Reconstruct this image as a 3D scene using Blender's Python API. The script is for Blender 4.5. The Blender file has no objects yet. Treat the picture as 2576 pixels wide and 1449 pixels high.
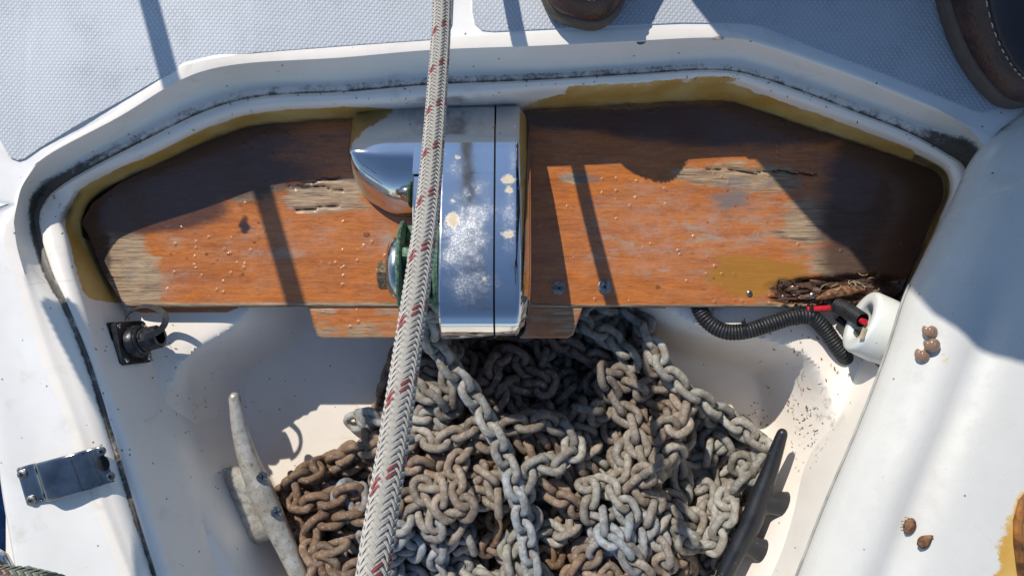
import bpy, bmesh, math, random
import numpy as np
from mathutils import Vector, Matrix, Quaternion, noise
R = math.radians
random.seed(11); RNG = np.random.default_rng(11)
SC = bpy.context.scene
COL = SC.collection

# ---------------------------------------------------------------- camera, sky, sun, exposure
CZ, F = 0.8, 2003.0                       # camera height above the deck, focal length in photo units (2576 wide)
cam = bpy.data.cameras.new('camera'); cam_o = bpy.data.objects.new('camera', cam); COL.objects.link(cam_o)
cam_o.location = (0, 0, CZ); cam.sensor_width = 36; cam.lens = F/2576*36
cam.clip_start = 0.02; cam.clip_end = 2000
SC.camera = cam_o
SUNV = Vector((0.61, -0.94, -1.0))        # direction the sunlight travels
W = bpy.data.worlds.new('World'); SC.world = W; W.use_nodes = True
nt = W.node_tree
sky = nt.nodes.new('ShaderNodeTexSky'); sky.sky_type = 'NISHITA'; sky.sun_disc = False
sky.sun_elevation = math.atan2(1, math.hypot(.61, .94)); sky.sun_rotation = math.atan2(-.61, .94)
bg = nt.nodes['Background']; bg.inputs['Strength'].default_value = 0.128
sky.dust_density = .12; sky.ozone_density = 2.2; sky.air_density = 1.0
nt.links.new(sky.outputs[0], bg.inputs['Color'])
sl = bpy.data.lights.new('sun', 'SUN'); sl.energy = 4.0; sl.angle = R(0.5); sl.color = (1, .95, .87)
so = bpy.data.objects.new('sun', sl); COL.objects.link(so); so.location = (-3, 4.7, 5)
so.rotation_mode = 'QUATERNION'; so.rotation_quaternion = SUNV.normalized().to_track_quat('-Z', 'Y')
SC.view_settings.view_transform = 'Standard'; SC.view_settings.look = 'None'
SC.view_settings.exposure = 0.15; SC.view_settings.gamma = 1
SC.cycles.max_bounces = 12; SC.cycles.glossy_bounces = 4; SC.cycles.diffuse_bounces = 8

def at(u, v, z):
    """point of the world at height z, read off the plan of the photograph"""
    k = (CZ-z)/F
    return Vector(((u-1288)*k, (724.5-v)*k, z))

# ---------------------------------------------------------------- materials
class G:
    """small node-graph helper"""
    def __init__(s, name):
        s.m = bpy.data.materials.new(name); s.m.use_nodes = True; s.t = s.m.node_tree
        s.b = s.t.nodes['Principled BSDF']; s.tc = None
    def n(s, ty): return s.t.nodes.new(ty)
    def put(s, sock, v):
        if isinstance(v, bpy.types.NodeSocket): s.t.links.new(v, sock)
        elif isinstance(v, (tuple, list)):
            sock.default_value = tuple(v)+(1,) if len(v) == 3 and len(sock.default_value) == 4 else v
        else: sock.default_value = v
    def co(s, scale=(1, 1, 1), rot=(0, 0, 0), loc=(0, 0, 0)):
        if s.tc is None: s.tc = s.n('ShaderNodeTexCoord')
        mp = s.n('ShaderNodeMapping'); s.t.links.new(s.tc.outputs['Object'], mp.inputs[0])
        mp.inputs['Scale'].default_value = scale; mp.inputs['Rotation'].default_value = rot; mp.inputs['Location'].default_value = loc
        return mp.outputs[0]
    def noise(s, scale, detail=4, rough=.55, co=None, dist=0, col=False):
        x = s.n('ShaderNodeTexNoise'); x.inputs['Scale'].default_value = scale; x.inputs['Detail'].default_value = detail
        x.inputs['Roughness'].default_value = rough; x.inputs['Distortion'].default_value = dist
        s.t.links.new(co if co is not None else s.co(), x.inputs['Vector'])
        return x.outputs[1] if col else x.outputs[0]
    def vor(s, scale, co=None, feat='F1', out=0, rnd=1):
        x = s.n('ShaderNodeTexVoronoi'); x.feature = feat; x.inputs['Scale'].default_value = scale
        x.inputs['Randomness'].default_value = rnd
        s.t.links.new(co if co is not None else s.co(), x.inputs['Vector']); return x.outputs[out]
    def M(s, op, a, b=0, c=0, clamp=False):
        x = s.n('ShaderNodeMath'); x.operation = op; x.use_clamp = clamp
        s.put(x.inputs[0], a); s.put(x.inputs[1], b)
        if op in ('MULTIPLY_ADD',): s.put(x.inputs[2], c)
        return x.outputs[0]
    def step(s, v, lo, hi, a=0, b=1):
        x = s.n('ShaderNodeMapRange'); x.interpolation_type = 'SMOOTHSTEP'
        s.put(x.inputs['Value'], v); s.put(x.inputs['From Min'], lo); s.put(x.inputs['From Max'], hi)
        s.put(x.inputs['To Min'], a); s.put(x.inputs['To Max'], b); return x.outputs['Result']
    def mix(s, f, a, b, mode='MIX'):
        x = s.n('ShaderNodeMix'); x.data_type = 'RGBA'; x.blend_type = mode
        s.put(x.inputs[0], f); s.put(x.inputs[6], a); s.put(x.inputs[7], b); return x.outputs[2]
    def attr(s, name, out='Fac'):
        x = s.n('ShaderNodeAttribute'); x.attribute_name = name; return x.outputs[out]
    def sep(s, v):
        x = s.n('ShaderNodeSeparateXYZ'); s.t.links.new(v, x.inputs[0]); return x.outputs
    def bump(s, h, strength=.3, dist=.001, nrm=None):
        x = s.n('ShaderNodeBump'); x.inputs['Strength'].default_value = strength; x.inputs['Distance'].default_value = dist
        s.put(x.inputs['Height'], h)
        if nrm is not None: s.t.links.new(nrm, x.inputs['Normal'])
        return x.outputs[0]
    def set(s, **k):
        for a, v in k.items():
            nm = {'col': 'Base Color', 'rough': 'Roughness', 'metal': 'Metallic', 'nrm': 'Normal', 'coat': 'Coat Weight', 'coatr': 'Coat Roughness',
                  'spec': 'Specular IOR Level', 'sss': 'Subsurface Weight', 'trans': 'Transmission Weight', 'ior': 'IOR', 'sheen': 'Sheen Weight'}[a]
            s.put(s.b.inputs[nm], v)
        return s.m
MAT = {}
def simple(name, col, rough=.5, metal=0, var=.12, ns=60, bs=.15, bd=.0006, **k):
    g = G(name); n1 = g.noise(ns, 6); dk = tuple(c*(1-var*2) for c in col)
    lt = tuple(min(1, c*(1+var)) for c in col)
    g.set(col=g.mix(g.step(n1, .3, .7), dk, lt), rough=g.step(g.noise(ns*2.3, 3), .3, .75, max(.03, rough-.1), min(1, rough+.12)), metal=metal,
          nrm=g.bump(g.noise(ns*4, 5), bs, bd), **k)
    MAT[name] = g.m; return g.m
def specks(g, scale, thr, co=None):
    """sparse grit: 1 where there is a speck"""
    d = g.vor(scale, co); r = g.n('ShaderNodeSeparateColor'); v = g.t.nodes[-2]
    vv = [n for n in g.t.nodes if n.bl_idname == 'ShaderNodeTexVoronoi'][-1]
    g.t.links.new(vv.outputs['Color'], r.inputs[0])
    return g.M('MULTIPLY', g.step(r.outputs[0], thr, thr+.02), g.step(d, .12, .22, 1, 0))

# white gelcoat
def gelcoat(name, base=(.80, .775, .73), grime=.35, yellow=False, specky=.93, rough=.38):
    g = G(name)
    c = g.mix(g.step(g.noise(9, 6), .35, .75), base, tuple(x*.93 for x in base))
    c = g.mix(g.M('MULTIPLY', g.step(g.noise(26, 8, .65, dist=.6), .55, .78), grime), c, (.46, .41, .33))
    c = g.mix(g.M('MULTIPLY', g.step(g.noise(7, 5, .6, g.co((1, 1, 1), (0, 0, 1), (3, 1, 2))), .5, .8), grime*.7), c, (.62, .52, .38))
    c = g.mix(g.M('MULTIPLY', specks(g, 150, specky), .8), c, (.05, .04, .03))
    for (sx_, sy_, rz_, lo_) in ((3, 90, .5, .68), (3, 110, -1.1, .69), (2, 70, 2.0, .70)):
        c = g.mix(g.M('MULTIPLY', g.step(g.noise(1.6, 6, .8, g.co((sx_, sy_, 30), (0, 0, rz_), (rz_, 1, 2))), lo_, lo_+.03), .35), c, (.40, .37, .32))
    cz_ = g.M('MULTIPLY', g.step(g.vor(16, g.co(loc=(2, 3, 1)), 'DISTANCE_TO_EDGE'), .004, .012, 1, 0), g.step(g.noise(5, 5), .56, .64))
    c = g.mix(g.M('MULTIPLY', cz_, .35), c, (.42, .38, .32))
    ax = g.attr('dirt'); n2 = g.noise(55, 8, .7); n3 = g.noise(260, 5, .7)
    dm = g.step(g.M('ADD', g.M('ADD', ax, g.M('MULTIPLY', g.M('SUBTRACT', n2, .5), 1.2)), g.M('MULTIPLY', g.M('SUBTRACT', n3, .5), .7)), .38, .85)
    if yellow:
        ym = g.attr('stain'); yn = g.noise(28, 8, .7, g.co((1, 1, .6))); yn2 = g.noise(120, 5, .65)
        y = g.step(g.M('ADD', g.M('ADD', ym, g.M('MULTIPLY', g.M('SUBTRACT', yn, .5), .75)), g.M('MULTIPLY', g.M('SUBTRACT', yn2, .5), .22)), .47, .56)
        yc = g.mix(g.step(g.noise(17, 6), .3, .7), (.52, .28, .045), (.62, .44, .16))
        yc = g.mix(g.step(g.noise(90, 8, .7, g.co((.5, .5, 3))), .60, .8), yc, (.17, .08, .02))
        c = g.mix(y, c, yc)
        gk = g.attr('grunge_shade'); gm = g.step(g.M('ADD', gk, g.M('MULTIPLY', g.M('SUBTRACT', g.noise(40, 8, .7), .5), .8)), .4, .9)
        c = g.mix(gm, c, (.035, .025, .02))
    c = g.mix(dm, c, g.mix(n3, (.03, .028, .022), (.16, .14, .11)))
    g.set(col=c, rough=g.step(g.noise(60, 4), .3, .7, rough-.08, rough+.15), coat=.15, coatr=.2,
          nrm=g.bump(g.noise(12, 5), .25, .002, g.bump(g.M('ADD', g.noise(500, 3), g.M('MULTIPLY', dm, .8)), .12, .0006)))
    MAT[name] = g.m; return g.m
gelcoat('gelcoat'); gelcoat('gelcoat_rim', base=(.88, .81, .715), yellow=True); gelcoat('gelcoat_floor', base=(.89, .805, .70), grime=.24, specky=.94, yellow=True)
gelcoat('gelcoat_lid', base=(.60, .585, .545), grime=.22, specky=.975, yellow=True, rough=.3)

def nonskid():
    g = G('nonskid'); xyz = g.sep(g.co((1, 1, 1), (0, 0, R(3))))
    k1 = 2*math.pi/.0052; k2 = 2*math.pi/.0068
    sx = g.M('COSINE', g.M('MULTIPLY', xyz[0], k1)); sy = g.M('COSINE', g.M('MULTIPLY', xyz[1], k2))
    pr = g.M('MULTIPLY', sx, sy)                       # staggered diamonds
    h = g.step(pr, .05, .6)
    n = g.noise(40, 5); wear = g.step(g.noise(6, 6, .6), .35, .7)
    c = g.mix(wear, (.49, .51, .53), (.56, .575, .59))
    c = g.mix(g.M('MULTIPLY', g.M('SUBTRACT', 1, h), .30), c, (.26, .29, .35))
    c = g.mix(g.M('MULTIPLY', g.step(g.noise(30, 7, .7, dist=1), .62, .8), .3), c, (.30, .30, .31))
    c = g.mix(g.M('MULTIPLY', g.step(g.noise(14, 7, .75, g.co((1, .4, 1), (0, 0, .5))), .63, .75), .12), c, (.75, .77, .79))
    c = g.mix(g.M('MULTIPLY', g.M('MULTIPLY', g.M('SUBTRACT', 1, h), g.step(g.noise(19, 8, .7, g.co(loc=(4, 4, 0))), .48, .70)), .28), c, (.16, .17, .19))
    c = g.mix(g.M('MULTIPLY', g.step(g.noise(3.2, 9, .8, g.co((6, .7, 1), (0, 0, -.4))), .60, .72), .22), c, (.74, .76, .78))
    c = g.mix(g.M('MULTIPLY', specks(g, 60, .975), .7), c, (.06, .06, .06))
    hw = g.M('MULTIPLY', h, g.step(g.noise(8, 7, .7, g.co(loc=(1, 5, 0))), .36, .56, .35, 1))
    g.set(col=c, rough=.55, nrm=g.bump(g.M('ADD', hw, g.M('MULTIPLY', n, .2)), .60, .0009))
    MAT['nonskid'] = g.m
nonskid()

def wood(name, dark=1.0):
    g = G(name)
    gr = g.noise(1, 10, .8, g.co((26, 420, 60)), dist=.15); gr2 = g.noise(1, 9, .75, g.co((12, 75, 30), loc=(2, 1, 0)), dist=.5)
    pores = g.step(g.noise(1, 5, .75, g.co((110, 1300, 60))), .58, .66)
    c = g.mix(g.step(gr2, .3, .7), (.35*dark, .098*dark, .016), (.60*dark, .19*dark, .030))
    c = g.mix(g.step(g.noise(1, 7, .75, g.co((40, 900, 60), loc=(1, 7, 0))), .42, .68, 0, .55), c, (.14, .045, .018))
    c = g.mix(g.M('MULTIPLY', g.step(gr, .40, .72), .6), c, (.56*dark, .20*dark, .05))
    c = g.mix(g.M('MULTIPLY', pores, .7), c, (.09, .028, .01))
    mo = g.noise(34, 10, .8, g.co((.8, 1.3, 1), loc=(4, 8, 0)))
    c = g.mix(g.M('MULTIPLY', g.step(mo, .50, .60), .22), c, (.52, .25, .13)); c = g.mix(g.M('MULTIPLY', g.step(mo, .36, .46, 1, 0), .6), c, (.62, .19, .02))
    nA = g.M('MULTIPLY', g.M('SUBTRACT', g.noise(24, 8, .68, g.co((.55, 1.6, 1))), .5), 1.5)
    nB = g.M('MULTIPLY', g.M('SUBTRACT', g.noise(60, 8, .7, g.co((.5, 1.5, 1), loc=(5, 2, 0))), .5), 1.3)
    def m(name, lo=.40, hi=.66, nn=None): return g.step(g.M('ADD', g.attr(name), nn if nn is not None else nA), lo, hi)
    milk = m('milk', .4, .95)
    c = g.mix(g.M('MULTIPLY', milk, g.step(g.noise(38, 9, .78, g.co((1, 1.7, 1))), .42, .66, .08, .62)), c, g.mix(g.noise(13, 5), (.50, .22, .12), (.40, .31, .27)))
    c = g.mix(g.M('MULTIPLY', g.M('MULTIPLY', milk, g.step(g.noise(19, 9, .78, g.co((1, 2.2, 1), loc=(2, 9, 4))), .5, .6)), .7), c, g.mix(gr, (.26, .22, .20), (.46, .38, .26)))
    c = g.mix(g.M('MULTIPLY', g.step(g.noise(30, 10, .8, g.co((.7, 2.2, 1), loc=(9, 1, 0))), .57, .68), .5), c, (.13, .07, .05))
    c = g.mix(m('amber', .4, .7), c, g.mix(gr, (.24, .085, .008), (.50, .24, .03)))
    bare = m('bare', .38, .62)
    bc = g.mix(g.step(gr, .35, .7), (.19, .135, .085), (.54, .41, .25))
    bc = g.mix(g.M('MULTIPLY', g.step(g.noise(1, 5, .6, g.co((20, 420, 30))), .55, .62), .8), bc, (.05, .035, .025))
    c = g.mix(g.M('MULTIPLY', bare, .9), c, bc)
    gray = m('gray', .42, .75, nB)
    c = g.mix(g.M('MULTIPLY', gray, .85), c, g.mix(gr, (.10, .09, .09), (.24, .21, .19)))
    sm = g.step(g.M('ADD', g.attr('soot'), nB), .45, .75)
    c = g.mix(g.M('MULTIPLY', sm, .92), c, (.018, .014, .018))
    rot = g.step(g.M('ADD', g.attr('rot'), g.M('MULTIPLY', nB, .8)), .45, .6)
    rc = g.mix(g.step(g.noise(1, 7, .75, g.co((40, 160, 60)), dist=1.2), .35, .7), (.010, .006, .004), (.20, .085, .035))
    c = g.mix(rot, c, rc)
    # varnish blisters
    d = g.vor(125); vv = [n for n in g.t.nodes if n.bl_idname == 'ShaderNodeTexVoronoi'][-1]
    sp = g.n('ShaderNodeSeparateColor'); g.t.links.new(vv.outputs['Color'], sp.inputs[0])
    gate = g.M('MULTIPLY', g.step(sp.outputs[0], .66, .70), g.step(g.noise(16, 3), .47, .6))
    bl = g.M('MULTIPLY', g.step(d, .12, .36, 1, 0), gate)
    rim = g.M('MULTIPLY', g.M('MULTIPLY', g.step(d, .16, .24), g.step(d, .26, .36, 1, 0)), gate)
    c = g.mix(g.M('MULTIPLY', rim, .2), c, (.62, .40, .24))
    om = g.step(g.M('ADD', g.attr('old_shade'), g.M('MULTIPLY', nA, .5)), .35, .75)
    c = g.mix(g.M('MULTIPLY', om, .9), c, g.mix(gr, (.030, .015, .010), (.095, .044, .027)))  # near-black brown: the board's shade put into its colour
    rough = g.M('ADD', g.M('MULTIPLY', bare, .4), .17)
    hh = g.M('ADD', g.M('MULTIPLY', gr, .5), g.M('MULTIPLY', rc if False else gr2, .3))
    n0 = g.bump(g.M('ADD', hh, g.M('ADD', g.M('MULTIPLY', g.noise(60, 9, .7), .6), g.M('MULTIPLY', pores, -.4))), .5, .0014)
    n1 = g.bump(bl, .8, .0012, n0)
    g.set(col=c, rough=g.M('ADD', rough, g.M('MULTIPLY', rot, .35)), coat=g.M('SUBTRACT', .6, g.M('MULTIPLY', bare, .5)), coatr=.12, nrm=n1)
    MAT[name] = g.m
wood('wood')

def chrome():
    g = G('chrome')
    st = g.M('ADD', g.attr('salt'), g.M('MULTIPLY', g.M('SUBTRACT', g.noise(45, 8, .75), .5), 1.6))
    pit = g.step(g.noise(420, 4, .7), .5, .62)
    cells = g.M('MULTIPLY', g.step(g.vor(620, feat='DISTANCE_TO_EDGE'), .03, .16, 1, 0), .6)
    m = g.M('MULTIPLY', g.step(st, .35, .95), g.M('MAXIMUM', pit, cells))
    m = g.M('MAXIMUM', m, g.M('MULTIPLY', g.step(g.noise(60, 9, .8), .62, .70), .5))
    blob = g.step(g.M('ADD', g.attr('crust'), g.M('MULTIPLY', g.M('SUBTRACT', g.noise(110, 9, .78), .5), 2.0)), .55, .95)
    film = g.step(g.noise(22, 7, .7), .35, .75)
    c = g.mix(g.M('MULTIPLY', m, .85), (.63, .635, .645), (.54, .53, .515))
    c = g.mix(blob, c, g.mix(g.noise(200, 6, .7), (.42, .30, .16), (.66, .58, .44)))
    g.set(col=c, metal=g.M('SUBTRACT', 1, g.M('MAXIMUM', g.M('MULTIPLY', m, .75), blob)),
          rough=g.M('ADD', g.M('ADD', .055, g.M('MULTIPLY', film, .075)), g.M('ADD', g.M('MULTIPLY', g.M('MAXIMUM', m, blob), .28), g.M('MULTIPLY', g.step(g.attr('salt'), .1, 1), .20))),
          nrm=g.bump(g.M('ADD', g.noise(16, 3), g.M('MULTIPLY', m, .05)), .06, .004))
    MAT['chrome'] = g.m
chrome()
simple('steel', (.55, .54, .52), .22, 1, .1, 90)
simple('steel_dark_reflect', (.30, .29, .28), .16, 1, .2, 40)  # dark reflection on the strap plate put into the base colour
simple('dull_steel', (.36, .34, .31), .38, 1, .25, 200)
simple('bronze', (.30, .22, .13), .42, .8, .3, 300)
simple('green_patina', (.10, .19, .115), .65, .2, .35, 220, .5, .001)
simple('black_plastic', (.014, .015, .017), .33, 0, .25, 80)
simple('black_rubber', (.022, .022, .024), .5, 0, .3, 80)
simple('seam_grey', (.36, .35, .32), .6)
simple('dark_gap', (.006, .006, .006), .9)
simple('red_plastic', (.55, .02, .035), .35)
simple('cream_thread', (.5, .42, .30), .8)
simple('added_coat_cloth', (.03, .035, .05), .9)
simple('trousers_cloth', (.03, .04, .07), .9)
simple('skin_tone', (.5, .3, .22), .5)
simple('hull', (.75, .75, .75), .3)
def water():
    g = G('water'); g.set(col=(.015, .055, .13), rough=.08, nrm=g.bump(g.noise(2.5, 6), .6, .2)); MAT['water'] = g.m
water()
def cleat_black():
    g = G('cleat_black'); n = g.noise(60, 7, .7); e = g.step(g.noise(18, 6, .7), .55, .75)
    c = g.mix(g.M('MULTIPLY', e, .35), (.012, .013, .016), (.05, .05, .055))
    c = g.mix(g.M('MULTIPLY', specks(g, 260, .90), .7), c, (.22, .18, .12))
    g.set(col=c, rough=g.step(n, .3, .7, .28, .5), nrm=g.bump(g.noise(300, 4), .2, .0005)); MAT['cleat_black'] = g.m
cleat_black()
def galv():
    g = G('galvanised'); n = g.noise(38, 9, .75); n2 = g.noise(150, 7, .7)
    c = g.mix(g.step(n, .35, .65), (.60, .57, .51), (.38, .34, .27))
    c = g.mix(g.step(n2, .52, .72), c, (.19, .15, .10)); c = g.mix(g.M('MULTIPLY', g.step(g.noise(22, 5), .55, .7), .6), c, (.62, .60, .56))
    g.set(col=c, rough=.40, metal=.45, nrm=g.bump(g.M('ADD', n2, g.noise(500, 3)), .5, .0009)); MAT['galvanised'] = g.m
galv()
def chainm():
    g = G('chain_metal'); t = g.attr('tint', 'Color'); n = g.noise(110, 9, .72); n2 = g.noise(420, 5, .7)
    c = g.mix(g.M('MULTIPLY', g.step(n, .40, .60), .75), t, g.mix(1, t, (.52, .44, .37), 'MULTIPLY'))
    c = g.mix(g.M('MULTIPLY', g.step(g.noise(75, 7, .75, g.co(loc=(3, 3, 3))), .53, .66), .6), c, (.24, .135, .065))
    c = g.mix(g.M('MULTIPLY', g.step(g.noise(190, 7, .75, g.co(loc=(8, 3, 3))), .54, .66), .55), c, (.58, .55, .48))
    c = g.mix(g.M('MULTIPLY', g.step(n2, .58, .70), .6), c, (.10, .07, .05))
    g.set(col=c, rough=g.step(n, .3, .7, .5, .8), metal=.12, nrm=g.bump(g.M('ADD', n, g.M('ADD', n2, g.noise(1100, 4))), .9, .0012)); MAT['chain_metal'] = g.m
chainm()
def ropem(name, tone):
    g = G(name); t = g.attr('tint', 'Color'); u = g.attr('yarn')
    fib = g.M('ABSOLUTE', g.M('SINE', g.M('MULTIPLY', u, math.pi*3)))
    n = g.noise(70, 6, .7)
    c = g.mix(g.M('MULTIPLY', g.step(g.noise(9, 5), .4, .7), .35), t, g.mix(1, t, tone, 'MULTIPLY'))
    c = g.mix(g.M('MULTIPLY', g.step(n, .5, .75), .45), c, g.mix(1, t, (.45, .42, .36), 'MULTIPLY'))
    c = g.mix(g.M('MULTIPLY', g.step(fib, 0, .5, 1, 0), .5), c, g.mix(1, t, (.3, .28, .25), 'MULTIPLY'))
    g.set(col=c, rough=.85, sheen=.2, nrm=g.bump(g.M('ADD', fib, g.M('MULTIPLY', g.noise(900, 3), .5)), .6, .0006)); MAT[name] = g.m
ropem('rope_fibre', (.62, .60, .50)); ropem('rope_green', (.5, .55, .42))
def plasticw():
    g = G('white_plastic'); n = g.noise(40, 7, .7)
    c = g.mix(g.M('MULTIPLY', g.step(n, .5, .75), .25), (.72, .73, .68), (.50, .47, .38))
    c = g.mix(g.M('MULTIPLY', specks(g, 240, .94), .8), c, (.12, .09, .05))
    g.set(col=c, rough=.35, sss=.0, nrm=g.bump(g.noise(150, 4), .15, .0006)); MAT['white_plastic'] = g.m
plasticw()
def leather():
    g = G('leather'); n = g.noise(30, 7, .65); w = g.vor(320)
    c = g.mix(g.step(n, .35, .7), (.035, .014, .010), (.085, .036, .025))
    c = g.mix(g.M('MULTIPLY', g.step(g.noise(90, 7, .7), .55, .75), .35), c, (.20, .12, .085))
    g.set(col=c, rough=g.step(n, .3, .7, .32, .5), nrm=g.bump(g.M('ADD', w, g.noise(25, 6)), .35, .001)); MAT['leather'] = g.m
    g = G('leather_dark'); g.set(col=g.mix(g.noise(40, 6), (.014, .012, .016), (.03, .022, .024)), rough=.45, nrm=g.bump(g.noise(200, 6), .3, .0008)); MAT['leather_dark'] = g.m
    g = G('sole'); g.set(col=g.mix(g.noise(60, 7), (.05, .035, .028), (.13, .095, .07)), rough=.6, nrm=g.bump(g.noise(200, 6), .5, .001)); MAT['sole'] = g.m
leather()
def snailm():
    g = G('snail_shell'); n = g.noise(160, 6)
    c = g.mix(g.step(g.attr('yarn'), .35, .6), (.33, .25, .16), (.23, .10, .05)); c = g.mix(g.M('MULTIPLY', n, .35), c, (.45, .40, .30))
    g.set(col=c, rough=.22, coat=.6, coatr=.08); MAT['snail_shell'] = g.m
snailm()
simple('dry_leaf', (.22, .10, .04), .7, 0, .4, 200, .5, .001)
simple('pale_fibre', (.42, .33, .21), .8)
simple('brown_foam', (.26, .10, .02), .45, 0, .4, 50)

# ---------------------------------------------------------------- mesh helpers
class MB:
    def __init__(s): s.v = []; s.f = []; s.a = {}; s.c = {}; s.mi = []; s.cur = 0
    def base(s): return len(s.v)
    def face(s, *i): s.f.append(tuple(i)); s.mi.append(s.cur)
    def att(s, name, vals): s.a.setdefault(name, {}); b = s.base(); [s.a[name].__setitem__(b+i, x) for i, x in enumerate(vals)]
    def grid(s, P, closeu=False, closev=False, flip=False, atts=None):
        n, m = len(P), len(P[0]); b = s.base()
        if atts:
            for k, A in atts.items(): s.att(k, [A[i][j] for i in range(n) for j in range(m)])
        for row in P:
            for p in row: s.v.append(tuple(p))
        for i in range(n if closeu else n-1):
            for j in range(m if closev else m-1):
                q = (b+i*m+j, b+((i+1) % n)*m+j, b+((i+1) % n)*m+(j+1) % m, b+i*m+(j+1) % m)
                s.face(*(q[::-1] if flip else q))
        return b
    def tube(s, path, rad, seg=10, cap=True, ell=(1, 1), up=None, tint=None):
        path = [Vector(p) for p in path]; n = len(path); rows = []
        t = (path[1]-path[0]).normalized(); u = Vector(up) if up else (Vector((0, 0, 1)) if abs(t.z) < .9 else Vector((1, 0, 0)))
        for i, p in enumerate(path):
            t = (path[min(i+1, n-1)]-path[max(i-1, 0)]).normalized()
            u = (u-t*u.dot(t)).normalized(); w = t.cross(u); r = rad(i/(n-1)) if callable(rad) else rad
            rows.append([p+(u*math.cos(2*math.pi*k/seg)*ell[0]+w*math.sin(2*math.pi*k/seg)*ell[1])*r for k in range(seg)])
        b = s.grid(rows, closev=True)
        if cap:
            s.face(*[b+k for k in range(seg)][::-1]); s.face(*[b+(n-1)*seg+k for k in range(seg)])
        return b
    def lathe(s, prof, M=Matrix(), seg=32, cap=True):
        rows = [[M @ Vector((r*math.cos(2*math.pi*k/seg), r*math.sin(2*math.pi*k/seg), z)) for k in range(seg)] for r, z in prof]
        b = s.grid(rows, closev=True)
        if cap:
            s.face(*[b+k for k in range(seg)][::-1]); s.face(*[b+(len(prof)-1)*seg+k for k in range(seg)])
        return b
    def prism(s, pts, z0, z1, M=Matrix(), bev=0):
        """outline pts (2-D, counter-clockwise) from z0 up to z1, upper edge chamfered by bev"""
        pts = [Vector((p[0], p[1])) for p in pts]; n = len(pts); rows = []
        def inset(d):
            out = []
            for i in range(n):
                a, b, c = pts[i-1], pts[i], pts[(i+1) % n]
                e1 = (b-a).normalized(); e2 = (c-b).normalized(); n1 = Vector((-e1.y, e1.x)); n2 = Vector((-e2.y, e2.x))
                h = (n1+n2); h = h.normalized()/max(.35, math.sqrt(max(0, (1+n1.dot(n2))/2))) if h.length > 1e-6 else n1
                out.append(b+h*d)
            return out
        lv = [(z0, 0)] + ([(z1-bev, 0), (z1-bev*.3, bev*.3), (z1, bev)] if bev else [(z1, 0)])
        for z, d in lv: rows.append([M @ Vector((p.x, p.y, z)) for p in inset(d)])
        b = s.grid(rows, closev=True)
        s.face(*[b+k for k in range(n)][::-1]); s.face(*[b+(len(rows)-1)*n+k for k in range(n)])
        return b
    def ball(s, c, r, M=None, seg=14, rings=8):
        rows = []
        for i in range(rings+1):
            a = math.pi*(i/rings)*.998+.001
            rows.append([Vector((math.sin(a)*math.cos(2*math.pi*k/seg)*r[0], math.sin(a)*math.sin(2*math.pi*k/seg)*r[1], math.cos(a)*r[2])) for k in range(seg)])
        M = M or Matrix(); rows = [[Vector(c)+M.to_3x3() @ p for p in row] for row in rows]
        return s.grid(rows, closev=True, flip=True)
    def build(s, name, mats, parent=None, smooth=True, angle=35, weld=False, recalc=True):
        me = bpy.data.meshes.new(name); me.from_pydata(s.v, [], s.f)
        mats = mats if isinstance(mats, (list, tuple)) else [mats]
        for m in mats: me.materials.append(MAT[m])
        me.polygons.foreach_set('material_index', s.mi)
        for k, d in s.a.items():
            if k == 'tint':
                at_ = me.attributes.new(k, 'FLOAT_COLOR', 'POINT'); buf = np.full((len(s.v), 4), .4, np.float32)
                for i, x in d.items(): buf[i, :3] = x; buf[i, 3] = 1
                at_.data.foreach_set('color', buf.ravel())
            else:
                at_ = me.attributes.new(k, 'FLOAT', 'POINT'); buf = np.zeros(len(s.v), np.float32)
                for i, x in d.items(): buf[i] = x
                at_.data.foreach_set('value', buf)
        if recalc:
            bm = bmesh.new(); bm.from_mesh(me)
            if weld: bmesh.ops.remove_doubles(bm, verts=bm.verts, dist=1e-5)
            bmesh.ops.recalc_face_normals(bm, faces=bm.faces); bm.to_mesh(me); bm.free()
        if smooth:
            me.polygons.foreach_set('use_smooth', [True]*len(me.polygons))
            try: me.set_sharp_from_angle(angle=R(angle))
            except Exception: pass
        me.update()
        o = bpy.data.objects.new(name, me); COL.objects.link(o)
        if parent is not None:
            o.parent = parent; o.matrix_parent_inverse = Matrix.Translation(-parent.location) if parent.type == 'EMPTY' else Matrix()
        return o
def tag(o, label=None, cat=None, group=None, kind=None):
    if label: o['label'] = label
    if cat: o['category'] = cat
    if group: o['group'] = group
    if kind: o['kind'] = kind
    return o
def thing(name, label, cat, loc=(0, 0, 0), group=None):
    o = bpy.data.objects.new(name, None); COL.objects.link(o); o.location = loc; o.empty_display_size = .02
    return tag(o, label, cat, group)
def catmull(P, sub=8, closed=False):
    P = [np.array(p, float) for p in P]; n = len(P); out = []
    for i in range(n-1):
        p0 = P[i-1] if i > 0 else 2*P[0]-P[1]; p1 = P[i]; p2 = P[i+1]; p3 = P[i+2] if i+2 < n else 2*P[-1]-P[-2]
        d0 = max(1e-9, np.linalg.norm(p1-p0))**.5; d1 = max(1e-9, np.linalg.norm(p2-p1))**.5; d2 = max(1e-9, np.linalg.norm(p3-p2))**.5
        m1 = d1*((p1-p0)/d0-(p2-p0)/(d0+d1)+(p2-p1)/d1); m2 = d1*((p2-p1)/d1-(p3-p1)/(d1+d2)+(p3-p2)/d2)
        for k in range(sub):
            t = k/sub; out.append((2*t**3-3*t*t+1)*p1+(t**3-2*t*t+t)*m1+(-2*t**3+3*t*t)*p2+(t**3-t*t)*m2)
    out.append(P[-1]); return out
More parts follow.
